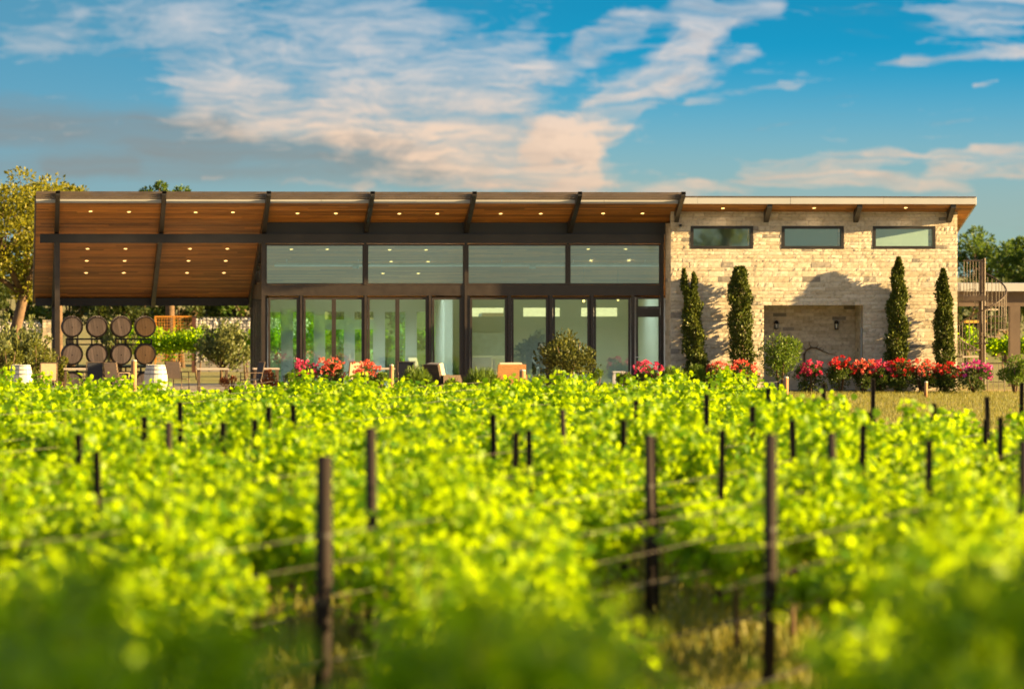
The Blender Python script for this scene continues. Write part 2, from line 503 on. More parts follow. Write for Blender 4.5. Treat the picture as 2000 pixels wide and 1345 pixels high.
# limestone blocks
M_stone, t, b = mat_base('limestone_block')
c = t.new('ShaderNodeTexCoord'); g = t.new('ShaderNodeNewGeometry'); oi = t.new('ShaderNodeObjectInfo')
rnd = t.math('FRACT', t.math('ADD', g.outputs['Random Per Island'], t.math('MULTIPLY', oi.outputs['Random'], 7.3)))
n1 = t.noise(c.outputs['Object'], 9.0, 6.0, 0.7)
n2 = t.noise(c.outputs['Object'], 1.1, 3.0, 0.6)
cs = t.ramp(rnd, [(0.0, (0.54, 0.46, 0.345)), (0.5, (0.64, 0.56, 0.44)), (0.95, (0.71, 0.64, 0.53)), (0.972, (0.36, 0.325, 0.285)), (1.0, (0.24, 0.22, 0.20))])
cs = t.mix(1.0, cs, t.ramp(n1, [(0.30, (0.62, 0.58, 0.52)), (0.5, (1, 1, 1)), (0.75, (1.08, 1.07, 1.05))]), 'MULTIPLY')
cs = t.mix(1.0, cs, t.ramp(n2, [(0.3, (0.9, 0.88, 0.85)), (0.7, (1.05, 1.05, 1.05))]), 'MULTIPLY')
t.link(cs, b.inputs['Base Color']); b.inputs['Roughness'].default_value = 0.92
bp = t.new('ShaderNodeBump'); bp.inputs['Strength'].default_value = 0.6; bp.inputs['Distance'].default_value = 0.008
t.link(t.noise(c.outputs['Object'], 26.0, 5.0, 0.65), bp.inputs['Height']); t.link(bp.outputs[0], b.inputs['Normal'])

# coated glazing: tinted see-through plus a mirror share that grows at grazing angles
M_glass, t, b = mat_base('coated_glass')
t.n.remove(b)
tr = t.new('ShaderNodeBsdfTransparent'); tr.inputs[0].default_value = (0.76, 0.93, 0.91, 1)
gl = t.new('ShaderNodeBsdfGlossy'); gl.inputs[0].default_value = (0.74, 1.0, 0.98, 1); gl.inputs['Roughness'].default_value = 0.02
fr = t.new('ShaderNodeFresnel'); fr.inputs[0].default_value = 1.5
mx = t.new('ShaderNodeMixShader')
t.put(mx.inputs[0], t.math('ADD', fr.outputs[0], 0.13, clamp=True))
t.link(tr.outputs[0], mx.inputs[1]); t.link(gl.outputs[0], mx.inputs[2]); t.link(mx.outputs[0], t.n['Material Output'].inputs[0])

# ground
M_ground, t, b = mat_base('dry_grass_ground')
c = t.new('ShaderNodeTexCoord')
n1 = t.noise(c.outputs['Object'], 0.35, 6.0, 0.6); n2 = t.noise(c.outputs['Object'], 9.0, 5.0, 0.7)
cg = t.ramp(n1, [(0.3, (0.24, 0.19, 0.07)), (0.5, (0.20, 0.20, 0.05)), (0.7, (0.36, 0.25, 0.12))])
cg = t.mix(1.0, cg, t.ramp(n2, [(0.25, (0.55, 0.55, 0.5)), (0.75, (1.2, 1.2, 1.1))]), 'MULTIPLY')
t.link(cg, b.inputs['Base Color']); b.inputs['Roughness'].default_value = 1.0
bp = t.new('ShaderNodeBump'); bp.inputs['Strength'].default_value = 0.8; bp.inputs['Distance'].default_value = 0.05
t.link(n2, bp.inputs['Height']); t.link(bp.outputs[0], b.inputs['Normal'])

# ------------------------------------------------------------------ setting


def gz(y):
    t_ = min(max((40.0 - y) / 26.0, 0.0), 1.0)
    return 1.05 * t_ * t_ * (3 - 2 * t_)


gb = MB(); ysr = [-400] + [12 + 2 * i for i in range(16)] + [4500]
for a, b_ in zip(ysr[:-1], ysr[1:]):
    gb.quad((-2500, a, gz(a)), (2500, a, gz(a)), (2500, b_, gz(b_)), (-2500, b_, gz(b_)))
structure('ground', gb, M_ground)

YS, YW, YF, YL, YB = 153.0, 151.8, 151.0, 150.2, 161.5
SL = 0.27
ZC = 5.605                      # underside of the roof at the fascia line


def zc(Y):
    return ZC - SL * (Y - YF)


def on_ceiling(px, py):
    """where a line of sight meets the sloping ceiling"""
    u = (px - 1000) / FPX; d = Fv + Rv * u; dzz = (YH - py) / FPX
    # HC + t*dz = ZC - SL*(t*dy - YF)
    t_ = (ZC + SL * YF - HC) / (dzz + SL * d.y)
    return Vector((d.x * t_, d.y * t_, HC + dzz * t_))


terr = MB(); terr.box(WX(-150, 149), WX(1300, 149), 144.5, YB + 2.0, -0.25, 0.02)
structure('terrace', terr, M_terrace)

# ------------------------------------------------------------------ the winery building
X0 = WX(70, YF); XST = WX(1310, YW); XE = WX(1870, YW); XR = WX(1906, YF); XH = WX(519, YS)
XLE = WX(1335, YL)
bld = thing('winery_building', (WX(1000, YS), YS, 0), 'long modern winery with open cedar-ceiled pavilion, glass hall and pale stone wing', 'building')

# roof deck (slab) and fascia
rf = MB(); tz = 0.20


def slope_slab(mb, x0, x1, y0, y1, lo, hi):
    mb.hexa([(x0, y0, zc(y0) + lo), (x1, y0, zc(y0) + lo), (x1, y1, zc(y1) + lo), (x0, y1, zc(y1) + lo),
             (x0, y0, zc(y0) + hi), (x1, y0, zc(y0) + hi), (x1, y1, zc(y1) + hi), (x0, y1, zc(y1) + hi)])
    return mb


slope_slab(rf, X0 + 0.02, XR - 0.02, YF + 0.03, YB + 0.7, 0.022, tz)
roof = part('roof', rf, M_roof, bld)
nfa = 10
for k in range(nfa):
    xa_, xb_ = X0 + (XR - X0) * k / nfa, X0 + (XR - X0) * (k + 1) / nfa; jy = random.uniform(-.003, .003)
    fa = MB(); fa.box(xa_ + .003, xb_ - .003, YF - 0.02 + jy, YF + 0.028, zc(YF) + 0.0, zc(YF) + tz + 0.02)
    part('fascia', fa, M_white, roof)
dr = MB(); dr.box(XLE + 0.03, XR, YF - 0.035, YF - 0.022, zc(YF) + tz - 0.005, zc(YF) + tz + 0.03)
part('drip_edge', dr, M_slat, roof)
for x0, x1 in ((X0 - 0.03, X0 + 0.018), (XR - 0.018, XR + 0.03)):
    fs = MB(); slope_slab(fs, x0, x1, YF + 0.03, YB + 0.72, -0.01, tz + 0.02)
    part('side_fascia', fs, M_white if x0 > 5 else M_slat, roof)
# cedar ceiling, one panel per bay between the rafters
RAFT = [WX(p, YL) for p in (113, 321, 525, 728, 927, 1133, 1335)]
RAFT_ST = [WX(p, YF) for p in (1504, 1680, 1863)]
edges = [X0] + RAFT[:6] + [XLE - 0.05, *RAFT_ST, XR]
for a, b_ in zip(edges[:-1], edges[1:]):
    cb = MB(); slope_slab(cb, a + 0.002, b_ - 0.002, YF + 0.03, YB + 0.6, 0.0, 0.02)
    part('ceiling_panel', cb, M_ceil, bld)
# rafters
for i, x in enumerate(RAFT):
    hw = 0.065
    yend = YB if i < 3 else YS + 0.3
    r = MB()
    pts = [(YL, 0.0, 0.13), (YF - 0.1, -0.12, 0.13), (YF + 0.6, -0.20, -0.003), (YS - 0.1, -0.33, -0.003), (yend, -0.30, -0.003)]
    if i == 6:
        pts = [(YL, 0.0, 0.13), (YF - 0.1, -0.12, 0.13), (YF + 0.3, -0.20, -0.003), (YW - 0.01, -0.33, -0.003)]
    for (ya, la, ha), (yb, lb, hb) in zip(pts[:-1], pts[1:]):
        r.hexa([(x - hw, ya, zc(ya) + la), (x + hw, ya, zc(ya) + la), (x + hw, yb, zc(yb) + lb), (x - hw, yb, zc(yb) + lb),
                (x - hw, ya, zc(ya) + ha), (x + hw, ya, zc(ya) + ha), (x + hw, yb, zc(yb) + hb), (x - hw, yb, zc(yb) + hb)])
    part('rafter', r, M_steel, bld)
for x in RAFT_ST:
    r = MB(); hw = 0.075
    for (ya, la, ha), (yb, lb, hb) in (((YF + 0.05, -0.10, -0.003), (YW - 0.01, -0.33, -0.003)),):
        r.hexa([(x - hw, ya, zc(ya) + la), (x + hw, ya, zc(ya) + la), (x + hw, yb, zc(yb) + lb), (x - hw, yb, zc(yb) + lb),
                (x - hw, ya, zc(ya) + ha), (x + hw, ya, zc(ya) + ha), (x + hw, yb, zc(yb) + hb), (x - hw, yb, zc(yb) + hb)])
    part('bracket', r, M_steel, bld)
# sun-shade slats beyond the eave
for k in range(4):
    ys = YL + 0.03 + k * 0.205
    s_ = MB(); z0 = zc(ys) + 0.085
    s_.box(X0, XLE + 0.07, ys - 0.03, ys + 0.03, z0 - 0.02, z0 + 0.036)
    part('louver_slat', s_, M_slat, bld)
# front beam, back beam, columns
zb0, zb1 = WZ(800, 475, YS), WZ(800, 457, YS)
bm_ = MB(); bm_.box(WX(78, YS), WX(1296, YS), YS - 0.10, YS + 0.12, zb0, zb1)
part('front_beam', bm_, M_steel, bld)
bk = MB(); zbt = zc(YB) - 0.004
bk.box(X0 + 0.06, XH - 0.02, YB - 0.1, YB + 0.1, WZ(300, 597, YB), zbt)
part('back_beam', bk, M_steel, bld)
cx = WX(112, YS)
for yy in (YS, YB):
    cm_ = MB(); cm_.box(cx - 0.075, cx + 0.075, yy - 0.085, yy + 0.085, 0.0, zb0 if yy == YS else WZ(300, 597, YB))
    part('column', cm_, M_frame, bld)
# dark infill between beam and ceiling over the glass hall
pn = MB()
pn.hexa([(XH, YS + 0.0, zb1), (XST - 0.01, YS, zb1), (XST - 0.01, YS + 0.08, zb1), (XH, YS + 0.08, zb1),
         (XH, YS, zc(YS) - 0.003), (XST - 0.01, YS, zc(YS) - 0.003), (XST - 0.01, YS + 0.08, zc(YS + 0.08) - 0.003), (XH, YS + 0.08, zc(YS + 0.08) - 0.003)])
part('header_panel', pn, M_panel, bld)


def ring(x0, x1, z0, z1, wd, y0, y1):
    """rectangular frame in the facade plane"""
    m = MB()
    m.box(x0, x0 + wd, y0, y1, z0, z1); m.box(x1 - wd, x1, y0, y1, z0, z1)
    m.box(x0 + wd, x1 - wd, y0 + 0.002, y1 - 0.002, z0, z0 + wd); m.box(x0 + wd, x1 - wd, y0 + 0.002, y1 - 0.002, z1 - wd, z1)
    return m


def glazed(name, px0, px1, py0, py1, Y, wd, dep=0.10, zmin=None, mat=None, grow=True):
    """a framed pane whose visible glass covers the given pixels"""
    x0, x1 = WX(px0, Y), WX(px1, Y); z1 = WZ(px0, py0, Y); z0 = WZ(px0, py1, Y) if zmin is None else zmin
    if zmin is None:
        z0 -= wd
    f_ = part(name, ring(x0 - wd, x1 + wd, z0, z1 + wd, wd, Y - dep / 2, Y + dep / 2), mat or M_frame, bld)
    g_ = MB(); g_.box(x0, x1, Y - 0.006, Y + 0.006, z0 + wd, z1)
    part('pane', g_, M_glass, f_)
    return f_


for a, b_ in ((521, 708), (719, 904), (915, 1104), (1114, 1287)):
    glazed('window', a, b_, 480, 553, YS + 0.02, 0.045, 0.12)
# posts between the clerestory panes and around the hall
for a, b_, full in ((510.5, 517.8, True), (711.2, 715.8, False), (907.2, 911.8, True), (1107.2, 1110.8, False), (1290.5, 1296, True)):
    p_ = MB(); p_.box(WX(a, YS), WX(b_, YS), YS - 0.06, YS + 0.10, 0.0 if full else WZ(a, 556, YS), zb0)
    part('post', p_, M_frame, bld)
sp_ = MB()
for a, b_ in ((517.8, 907.2), (911.8, 1290.5)):
    sp_.box(WX(a, YS) + 0.002, WX(b_, YS) - 0.002, YS - 0.03, YS + 0.08, WZ(800, 577, YS), WZ(800, 556.5, YS))
part('spandrel_beam', sp_, M_frame, bld)
doors = [(528, 579), (597, 648), (656, 706), (722, 772), (780, 831), (848, 897), (922, 986), (1003, 1066), (1084, 1147), (1164, 1227)]
for i, (a, b_) in enumerate(doors):
    d_ = glazed('door', a, b_, 585, 0, YS + 0.03, 0.06 if i != 1 else 0.06, 0.07, zmin=0.03)
for a, b_ in ((586, 590), (711.5, 716.5), (837.5, 841.8), (992, 998), (1073, 1078.5), (1153.5, 1158.5), (1233, 1239)):
    p_ = MB(); p_.box(WX(a, YS), WX(b_, YS), YS - 0.05, YS + 0.09, 0.0, WZ(a, 577.3, YS))
    part('mullion', p_, M_frame, bld)
d_ = glazed('door', 1246, 1286, 619, 0, YS + 0.03, 0.055, 0.07, zmin=0.03)
hd = MB(); hx = WX(1241, YS); hd.tube([(hx, YS - 0.02, 1.02), (hx, YS - 0.09, 1.02), (hx + 0.13, YS - 0.09, 1.02)], 0.014, 8)
part('handle', hd, M_duct, d_)
glazed('transom_window', 1246, 1286, 584, 598, YS + 0.03, 0.05, 0.07)
tf_ = MB(); tf_.box(WX(1246, YS) - 0.05, WX(1286, YS) + 0.05, YS, YS + 0.05, WZ(1260, 619, YS + .03) + 0.056, WZ(1260, 598, YS + .03) - 0.052); part('door_header', tf_, M_frame, bld)
fl_ = MB()
for (a, b_) in zip(doors[:-1], doors[1:]):
    x0, x1 = WX(a[1], YS) + 0.065, WX(b_[0], YS) - 0.065
    if x1 - x0 > 0.02:
        fl_.box(x0, x1, YS + 0.03, YS + 0.06, 0.03, WZ(600, 577.3, YS))
part('jamb_filler', fl_, M_frame, bld)

# glazed end wall of the hall facing the pavilion
for k in range(4):
    ya = YS + 0.16 + k * (YB - YS - 0.2) / 4; yb = ya + (YB - YS - 0.2) / 4 - 0.02
    for z0, z1 in ((0.03, 2.82), (3.2, zc(yb) - 0.06)):
        if z1 - z0 < 0.25:
            continue
        fm = MB(); wd = 0.07
        fm.box(XH - 0.05, XH + 0.05, ya, ya + wd, z0, z1); fm.box(XH - 0.05, XH + 0.05, yb - wd, yb, z0, z1)
        ym = (ya + yb) / 2; fm.box(XH - 0.045, XH + 0.045, ym - 0.05, ym + 0.05, z0, z1)
        fm.box(XH - 0.048, XH + 0.048, ya + wd, yb - wd, z0, z0 + wd); fm.box(XH - 0.048, XH + 0.048, ya + wd, yb - wd, z1 - wd, z1)
        f_ = part('side_window', fm, M_frame, bld)
        g_ = MB(); g_.box(XH - 0.006, XH + 0.006, ya + wd, ym - 0.05, z0 + wd, z1 - wd); g_.box(XH - 0.006, XH + 0.006, ym + 0.05, yb - wd, z0 + wd, z1 - wd)
        part('pane', g_, M_glass, f_)
sb = MB(); sb.box(XH - 0.06, XH + 0.06, YS + 0.13, YB - 0.12, 2.83, 3.19)
part('side_beam', sb, M_steel, bld)

# inside of the hall
fi = MB(); fi.box(XH + 0.06, XE, YS + 0.12, YB + 0.15, 0.0, 0.03)
part('interior_floor', fi, M_floor_in, bld)
bw = MB(); YBi = YB - 0.10
holes = [(522, 552), (569, 616), (632, 675), (690, 732), (749, 795), (811, 857)]
zh = WZ(700, 606, YBi); xs = [XH + 0.06]
for a, b_ in holes:
    xs += [WX(a, YBi), WX(b_, YBi)]
xs.append(WX(900, YBi))
for k in range(0, len(xs), 2):
    if xs[k + 1] - xs[k] > 0.01:
        bw.box(xs[k], xs[k + 1], YBi, YBi + 0.12, 0.03, zh)
ztop = zc(YBi + 0.12) - 0.005
bw.box(XH + 0.06, WX(900, YBi), YBi, YBi + 0.12, zh, ztop)
wins = [(922, 984), (1022, 1094), (1135, 1206)]
zw0, zw1 = WZ(1000, 618, YBi), WZ(1000, 601, YBi)
bw.box(WX(900, YBi), XE, YBi, YBi + 0.12, 0.03, zw0); bw.box(WX(900, YBi), XE, YBi, YBi + 0.12, zw1, ztop)
xs = [WX(900, YBi)]
for a, b_ in wins:
    xs += [WX(a, YBi), WX(b_, YBi)]
xs.append(XE)
for k in range(0, len(xs), 2):
    bw.box(xs[k], xs[k + 1], YBi, YBi + 0.12, zw0, zw1)
part('rear_wall', bw, M_wall_in, bld)
for a, b_ in holes:
    x0, x1 = WX(a, YBi), WX(b_, YBi)
    zt_ = zh if (a, b_) not in ((632, 675), (690, 732)) else WZ(700, 640, YBi)
    f_ = part('rear_door', ring(x0, x1, 0.03, zt_, 0.05, YBi + 0.02, YBi + 0.09), M_wall_in, bld)
    if zt_ < zh:
        part('transom_window', ring(x0, x1, zt_ + 0.22, zh, 0.04, YBi + 0.02, YBi + 0.09), M_wall_in, bld)
        q = MB(); q.box(x0, x1, YBi + 0.03, YBi + 0.08, zt_, zt_ + 0.22); part('door_header', q, M_wall_in, bld)
    g_ = MB(); g_.box(x0 + 0.05, x1 - 0.05, YBi + 0.05, YBi + 0.06, 0.08, zt_ - 0.05); part('pane', g_, M_glass, f_)
pt = MB(); pt.box(WX(868, 158), WX(884, 158), 158.0, YBi - 0.002, 0.03, zc(YBi) - 0.02)
part('partition', pt, M_wall_in, bld)
ft = MB(); ft.box(WX(915, 160), WX(990, 160), 160.2, YBi - 0.004, 0.03, WZ(950, 650, 160))
part('hearth', ft, plain('grey_hearth_plaster', (0.42, 0.44, 0.40), 0.9), bld)
iw = MB(); iw.box(XST + 0.05, XST + 0.2, YS + 0.12, YBi, 0.03, zc(YBi) - 0.01)
part('interior_wall', iw, M_wall_in, bld)
du = MB(); zd = WZ(900, 517, 157)
du.tube([(WX(536, 157), 157, zd), (WX(1290, 157), 157, zd)], 0.055, 10)
for p in (560, 700, 840, 980, 1120, 1260):
    du.tube([(WX(p, 157), 157, zd), (WX(p, 157), 157, zc(157) - 0.01)], 0.008, 5)
for p in (695, 1040):
    x = WX(p, 157); du.box(x - 0.09, x + 0.09, 156.9, 157.1, zd - 0.12, zd - 0.03)
part('ceiling_duct', du, M_duct, bld)
for p, q in ((1140, 588), (1207, 585)):
    g0 = W(p, q, 158); e = MB(); e.lathe([(0.006, 0.05), (0.03, 0.03), (0.042, 0.0), (0.03, -0.035), (0.005, -0.045)], 'Z', g0, 10)
    o = part('pendant_bulb', e, M_light, bld, True)
    e = MB(); e.tube([g0 + Vector((0, 0, 0.05)), (g0.x, g0.y, zc(g0.y))], 0.006, 5); part('cord', e, M_lantern, o)
# recessed downlights
LIGHTS = [(177, 412), (252, 413), (382, 414), (455, 414), (581, 416), (656, 416), (780, 416.5), (854, 416.5), (978, 416.5), (1056, 416.5), (1178, 416), (1255, 416),
          (1412, 406), (1590, 405.5), (1769, 405)]
for yy in (485, 508.5, 532):
    LIGHTS += [(171 - (yy - 485) * .06, yy), (245 - (yy - 485) * .07, yy), (371 - (yy - 485) * .12, yy), (444 - (yy - 485) * .14, yy)]
LIGHTS += [(569, 486), (639, 486), (761, 487), (832, 487), (764, 510), (836, 510), (748, 533), (817, 533), (1149, 485.5), (1222, 485.5), (1154, 508), (1228, 508)]
tilt = Matrix.Rotation(-math.atan(SL), 3, 'X')
lm = MB(); lm.lathe([(0.052, 0.004), (0.052, -0.004), (0.04, -0.007)], 'Z', (0, 0, 0), 14)
lm.v = [tuple(tilt @ Vector(q)) for q in lm.v]
lo0 = None
for p, q in LIGHTS:
    c_ = on_ceiling(p, q) - Vector((0, 0, 0.012))
    if lo0 is None:
        lo0 = part('ceiling_light', lm, M_light, None)
        lo0.parent = bld; lo0.location = c_ - bld.location
        rg = MB(); rg.lathe([(0.070, 0.008), (0.070, 0.0), (0.053, -0.003), (0.053, 0.006)], 'Z', (0, 0, 0), 14)
        rg.v = [tuple(tilt @ Vector(v)) for v in rg.v]
        r0 = part('trim_ring', rg, M_trimring, None); r0.parent = lo0
    else:
        o = copy_tree(lo0, bld); o.location = c_ - bld.location
for (p, q) in LIGHTS:                                             # the light each lit downlight throws
    c_ = on_ceiling(p, q)
    inside = c_.y > YS and c_.x > XH
    ld = bpy.data.lights.new('downlight_glow', 'SPOT'); ld.energy = (18.0 if p in (836, 817, 1228, 1222) else 62.0) if inside else (2.0 if c_.x > XST else (20.0 if c_.x < XH else 6.0)); ld.color = (1.0, 0.93, 0.84) if inside else (1.0, 0.72, 0.42)
    ld.spot_size = math.radians(140); ld.spot_blend = 0.9; ld.shadow_soft_size = 0.05
    lo_ = bpy.data.objects.new('downlight_glow', ld); COL.objects.link(lo_); lo_.location = c_ - Vector((0, 0, 0.06))

# stone wing -------------------------------------------------------
swz = zc(YW) - 0.004
WIN = [(1349, 1471, 442, 486), (1527, 1648, 442, 486), (1705, 1827, 441, 485)]
NX0, NX1, NZ = WX(1492, YW), WX(1685.5, YW), WZ(1590, 595, YW)
zwa, zwb = WZ(1590, 486, YW), WZ(1590, 441.5, YW)
wall = MB(); yb0, yb1 = YW + 0.012, YW + 0.40
wall.box(XST + 0.03, NX0 - 0.03, yb0, yb1, 0, NZ + 0.03)
wall.box(NX1 + 0.03, XE - 0.03, yb0, yb1, 0, NZ + 0.03)
wall.box(XST + 0.03, XE - 0.03, yb0, yb1, NZ + 0.03, zwa)
xs = [XST + 0.03]
for a, b_, _, _ in WIN:
    xs += [WX(a, YW), WX(b_, YW)]
xs.append(XE - 0.03)
for k in range(0, len(xs), 2):
    wall.box(xs[k], xs[k + 1], yb0, yb1, zwa, zwb)
wall.box(XST + 0.03, XE - 0.03, yb0, yb1, zwb, zc(YW + 0.4) - 0.006)
YN = YW + 1.40
wall.box(NX0 - 0.4, NX1 + 0.4, YN + 0.008, YN + 0.3, 0, NZ + 0.4)                     # niche back
wall.box(NX0 - 0.4, NX0 - 0.02, yb1, YN + 0.02, 0, NZ + 0.4); wall.box(NX1 + 0.02, NX1 + 0.4, yb1, YN + 0.02, 0, NZ + 0.4)
wall.box(NX0 - 0.02, NX1 + 0.02, yb1 , YN + 0.02, NZ + 0.03, NZ + 0.4)
wall.box(XST + 0.03, XST + 0.4, yb1, YS + 0.1, 0, zc(YS + 0.1) - 0.006)              # left return
wall.box(XE - 0.4, XE - 0.03, yb1, YB, 0, zc(YB) - 0.006)                            # right end
stone_wall = part('stone_wall', wall, M_mortar, bld)
sf = MB(); sf.box(NX1 - 0.015, NX1 + 0.018, YW + 0.25, YW + 0.42, 0, WZ(1685, 640, YW)); part('jamb_trim', sf, plain('grey_trim', (0.45, 0.47, 0.5), 0.7), bld)
for a, b_, p, q in WIN:
    wd = 0.085
    x0, x1 = WX(a, YW), WX(b_, YW)
    f_ = part('window', ring(x0 + 0.001, x1 - 0.001, zwa + 0.001, zwb - 0.001, wd, YW - 0.015, YW + 0.16), M_steel, bld)
    g_ = MB(); g_.box(x0 + wd, x1 - wd, YW + 0.08, YW + 0.09, zwa + wd, zwb - wd); part('pane', g_, M_glass, f_)
    iw = MB(); iw.box(x0, x1, YW + 1.2, YW + 1.3, zwa - 0.3, zwb + 0.1); part('inner_wall', iw, M_wall_in, f_)

# individual stones: coursed blocks with a rough split face
stones = []          # (area seen, builder args)
CH = 0.1075


def courses(u0, u1, z0, z1, put, seed, blocked):
    r = random.Random(seed)
    z = z0; row = 0
    while z < z1 - 0.03:
        h = CH * r.choice((1, 1, 1, 1.0, 1.5)); h = min(h, z1 - z)
        if z1 - z - h < 0.05:
            h = z1 - z
        u = u0 - r.random() * 0.25
        while u < u1 - 0.02:
            l = r.choice((0.26, 0.33, 0.4, 0.46, 0.55)) * r.uniform(0.85, 1.15)
            a, b2 = max(u, u0), min(u + l, u1)
            if u1 - b2 < 0.1:
                b2 = u1
            u = b2
            spans = [(a, b2)]
            for (bu0, bu1, bz0, bz1) in blocked:
                if z + h * 0.5 > bz0 and z + h * 0.5 < bz1:
                    nx = []
                    for (s0, s1) in spans:
                        if s1 <= bu0 or s0 >= bu1:
                            nx.append((s0, s1))
                        else:
                            if s0 < bu0:
                                nx.append((s0, bu0))
                            if s1 > bu1:
                                nx.append((bu1, s1))
                    spans = nx
            for s0, s1 in spans:
                if s1 - s0 > 0.035:
                    put(s0, s1, z, z + h, r)
        z += h; row += 1


def stone_mb(s0, s1, z0, z1, face, r):
    """face(u, z, out) -> world point; out is metres proud of the wall plane"""
    mb = MB(); g_ = 0.004
    a, b2, c0, c1 = s0 + g_, s1 - g_, z0 + g_, z1 - g_
    nx, nz = 4, 2; proud = r.uniform(0.0, 0.005)
    for j in range(nz + 1):
        for i in range(nx + 1):
            edge = i in (0, nx) or j in (0, nz)
            o = proud + (r.uniform(-0.004, 0.002) if edge else r.choice((r.uniform(0.0, 0.006), r.uniform(0.0, 0.006), r.uniform(0.004, 0.015))))
            uu = a + (b2 - a) * (i / nx + (0 if i in (0, nx) else r.uniform(-0.06, 0.06)))
            zz = c0 + (c1 - c0) * (j / nz + (0 if j in (0, nz) else r.uniform(-0.15, 0.15)))
            mb.v.append(tuple(face(uu, zz, o)))
    for j in range(nz):
        for i in range(nx):
            k = j * (nx + 1) + i
            mb.f.append((k, k + 1, k + nx + 2, k + nx + 1))
    loop = [i for i in range(nx + 1)] + [(j + 1) * (nx + 1) - 1 for j in range(1, nz + 1)] + [nz * (nx + 1) + i for i in range(nx - 1, -1, -1)] + [j * (nx + 1) for j in range(nz - 1, 0, -1)]
    n0 = len(mb.v)
    for k in loop:
        i = k % (nx + 1); j = k // (nx + 1)
        mb.v.append(tuple(face(a + (b2 - a) * i / nx, c0 + (c1 - c0) * j / nz, -0.05)))
    L = len(loop)
    for q in range(L):
        q2 = (q + 1) % L
        mb.f.append((loop[q2], loop[q], n0 + q, n0 + q2))
    return mb


blk = [(WX(a, YW), WX(b_, YW), zwa, zwb) for a, b_, _, _ in WIN] + [(NX0, NX1, -1, NZ)]
front = lambda u, z, o: (u, YW - o, z)
nback = lambda u, z, o: (u, YN - o * 0.35, z)
leftf_ = lambda u, z, o: (XST - o * 0.4 + 0.0, u, z)
nright = lambda u, z, o: (NX1 - o * 0.3, u, z)
allst = []
courses(XST, XE, 0.0, zwa, lambda *a: allst.append((a, front)), 3, blk)
courses(XST, XE, zwa, zwb, lambda *a: allst.append((a, front)), 4, blk)
courses(XST, XE, zwb, swz, lambda *a: allst.append((a, front)), 5, blk)
courses(NX0, NX1, 0.3, NZ + 0.03, lambda *a: allst.append((a, nback)), 6, [])
courses(YW + 0.05, YS + 0.05, 0.0, zc(YS) - 0.02, lambda *a: allst.append((a, leftf_)), 8, [])
courses(YW + 0.43, YN, 0.0, NZ, lambda *a: allst.append((a, nright)), 9, [])
# the largest in view are pieces of their own, the rest one joined part
vis = sorted(range(len(allst)), key=lambda i: -((allst[i][0][1] - allst[i][0][0]) * (allst[i][0][3] - allst[i][0][2]) * (1 if allst[i][1] in (front, nback) and allst[i][0][2] > 0.75 else 0.1)))
own = set(vis[:300]); rest = MB()
rest_n = 0
for i, (a, fc) in enumerate(allst):
    mb = stone_mb(a[0], a[1], a[2], a[3], fc, a[4])
    if i in own:
        part('stone', mb, M_stone, stone_wall)
    else:
        n0 = len(rest.v); rest.v += mb.v; rest.f += [tuple(n0 + k for k in f_) for f_ in mb.f]
rs = part('stone_courses', rest, M_stone, stone_wall); rs['kind'] = 'stuff'

# ------------------------------------------------------------------ wall lanterns and flood light
for p, lab in ((1516, 'black wall lantern in the stone niche, the one above the leafy shrub'), (1633, 'black wall lantern in the stone niche, the one farther from the leafy shrub')):
    c_ = W(p, 634, YN - 0.02); L_ = thing('wall_lantern', (c_.x, YN, c_.z), lab, 'lantern', 'lanterns in the stone niche')
    m = MB(); m.box(c_.x - 0.045, c_.x + 0.045, YN - 0.03, YN + 0.0, c_.z - 0.09, c_.z + 0.12); part('back_plate', m, M_lantern, L_)
    m = MB(); m.lathe([(0.02, 0.13), (0.05, 0.11), (0.066, 0.05), (0.064, 0.03)], 'Z', (c_.x, YN - 0.09, c_.z), 12); part('hood', m, M_lantern, L_)
    m = MB(); m.lathe([(0.036, 0.05), (0.036, -0.10)], 'Z', (c_.x, YN - 0.09, c_.z), 12); part('glass_tube', m, M_candle, L_)
    m = MB(); m.lathe([(0.062, -0.10), (0.066, -0.13), (0.04, -0.14)], 'Z', (c_.x, YN - 0.09, c_.z), 12)
    for q in range(4):
        an = q * PI / 2 + 0.6
        m.tube([(c_.x + 0.058 * math.cos(an), YN - 0.09 + 0.058 * math.sin(an), c_.z - 0.12), (c_.x + 0.058 * math.cos(an), YN - 0.09 + 0.058 * math.sin(an), c_.z + 0.06)], 0.007, 5)
    m.box(c_.x - 0.02, c_.x + 0.02, YN - 0.09, YN - 0.02, c_.z + 0.07, c_.z + 0.10)
    part('cage', m, M_lantern, L_)
c_ = W(1328, 441, YW); fl = thing('security_camera', (c_.x, YW - 0.02, c_.z), 'small black camera fixed to the stone left of the first high window', 'camera')
m = MB(); m.box(c_.x - 0.04, c_.x + 0.04, YW - 0.16, YW - 0.03, c_.z - 0.03, c_.z + 0.05); part('housing', m, M_cam, fl)
m = MB(); m.tube([(c_.x, YW - 0.02, c_.z - 0.06), (c_.x, YW - 0.08, c_.z - 0.05), (c_.x, YW - 0.10, c_.z - 0.02)], 0.012, 6); part('bracket', m, M_white, fl)

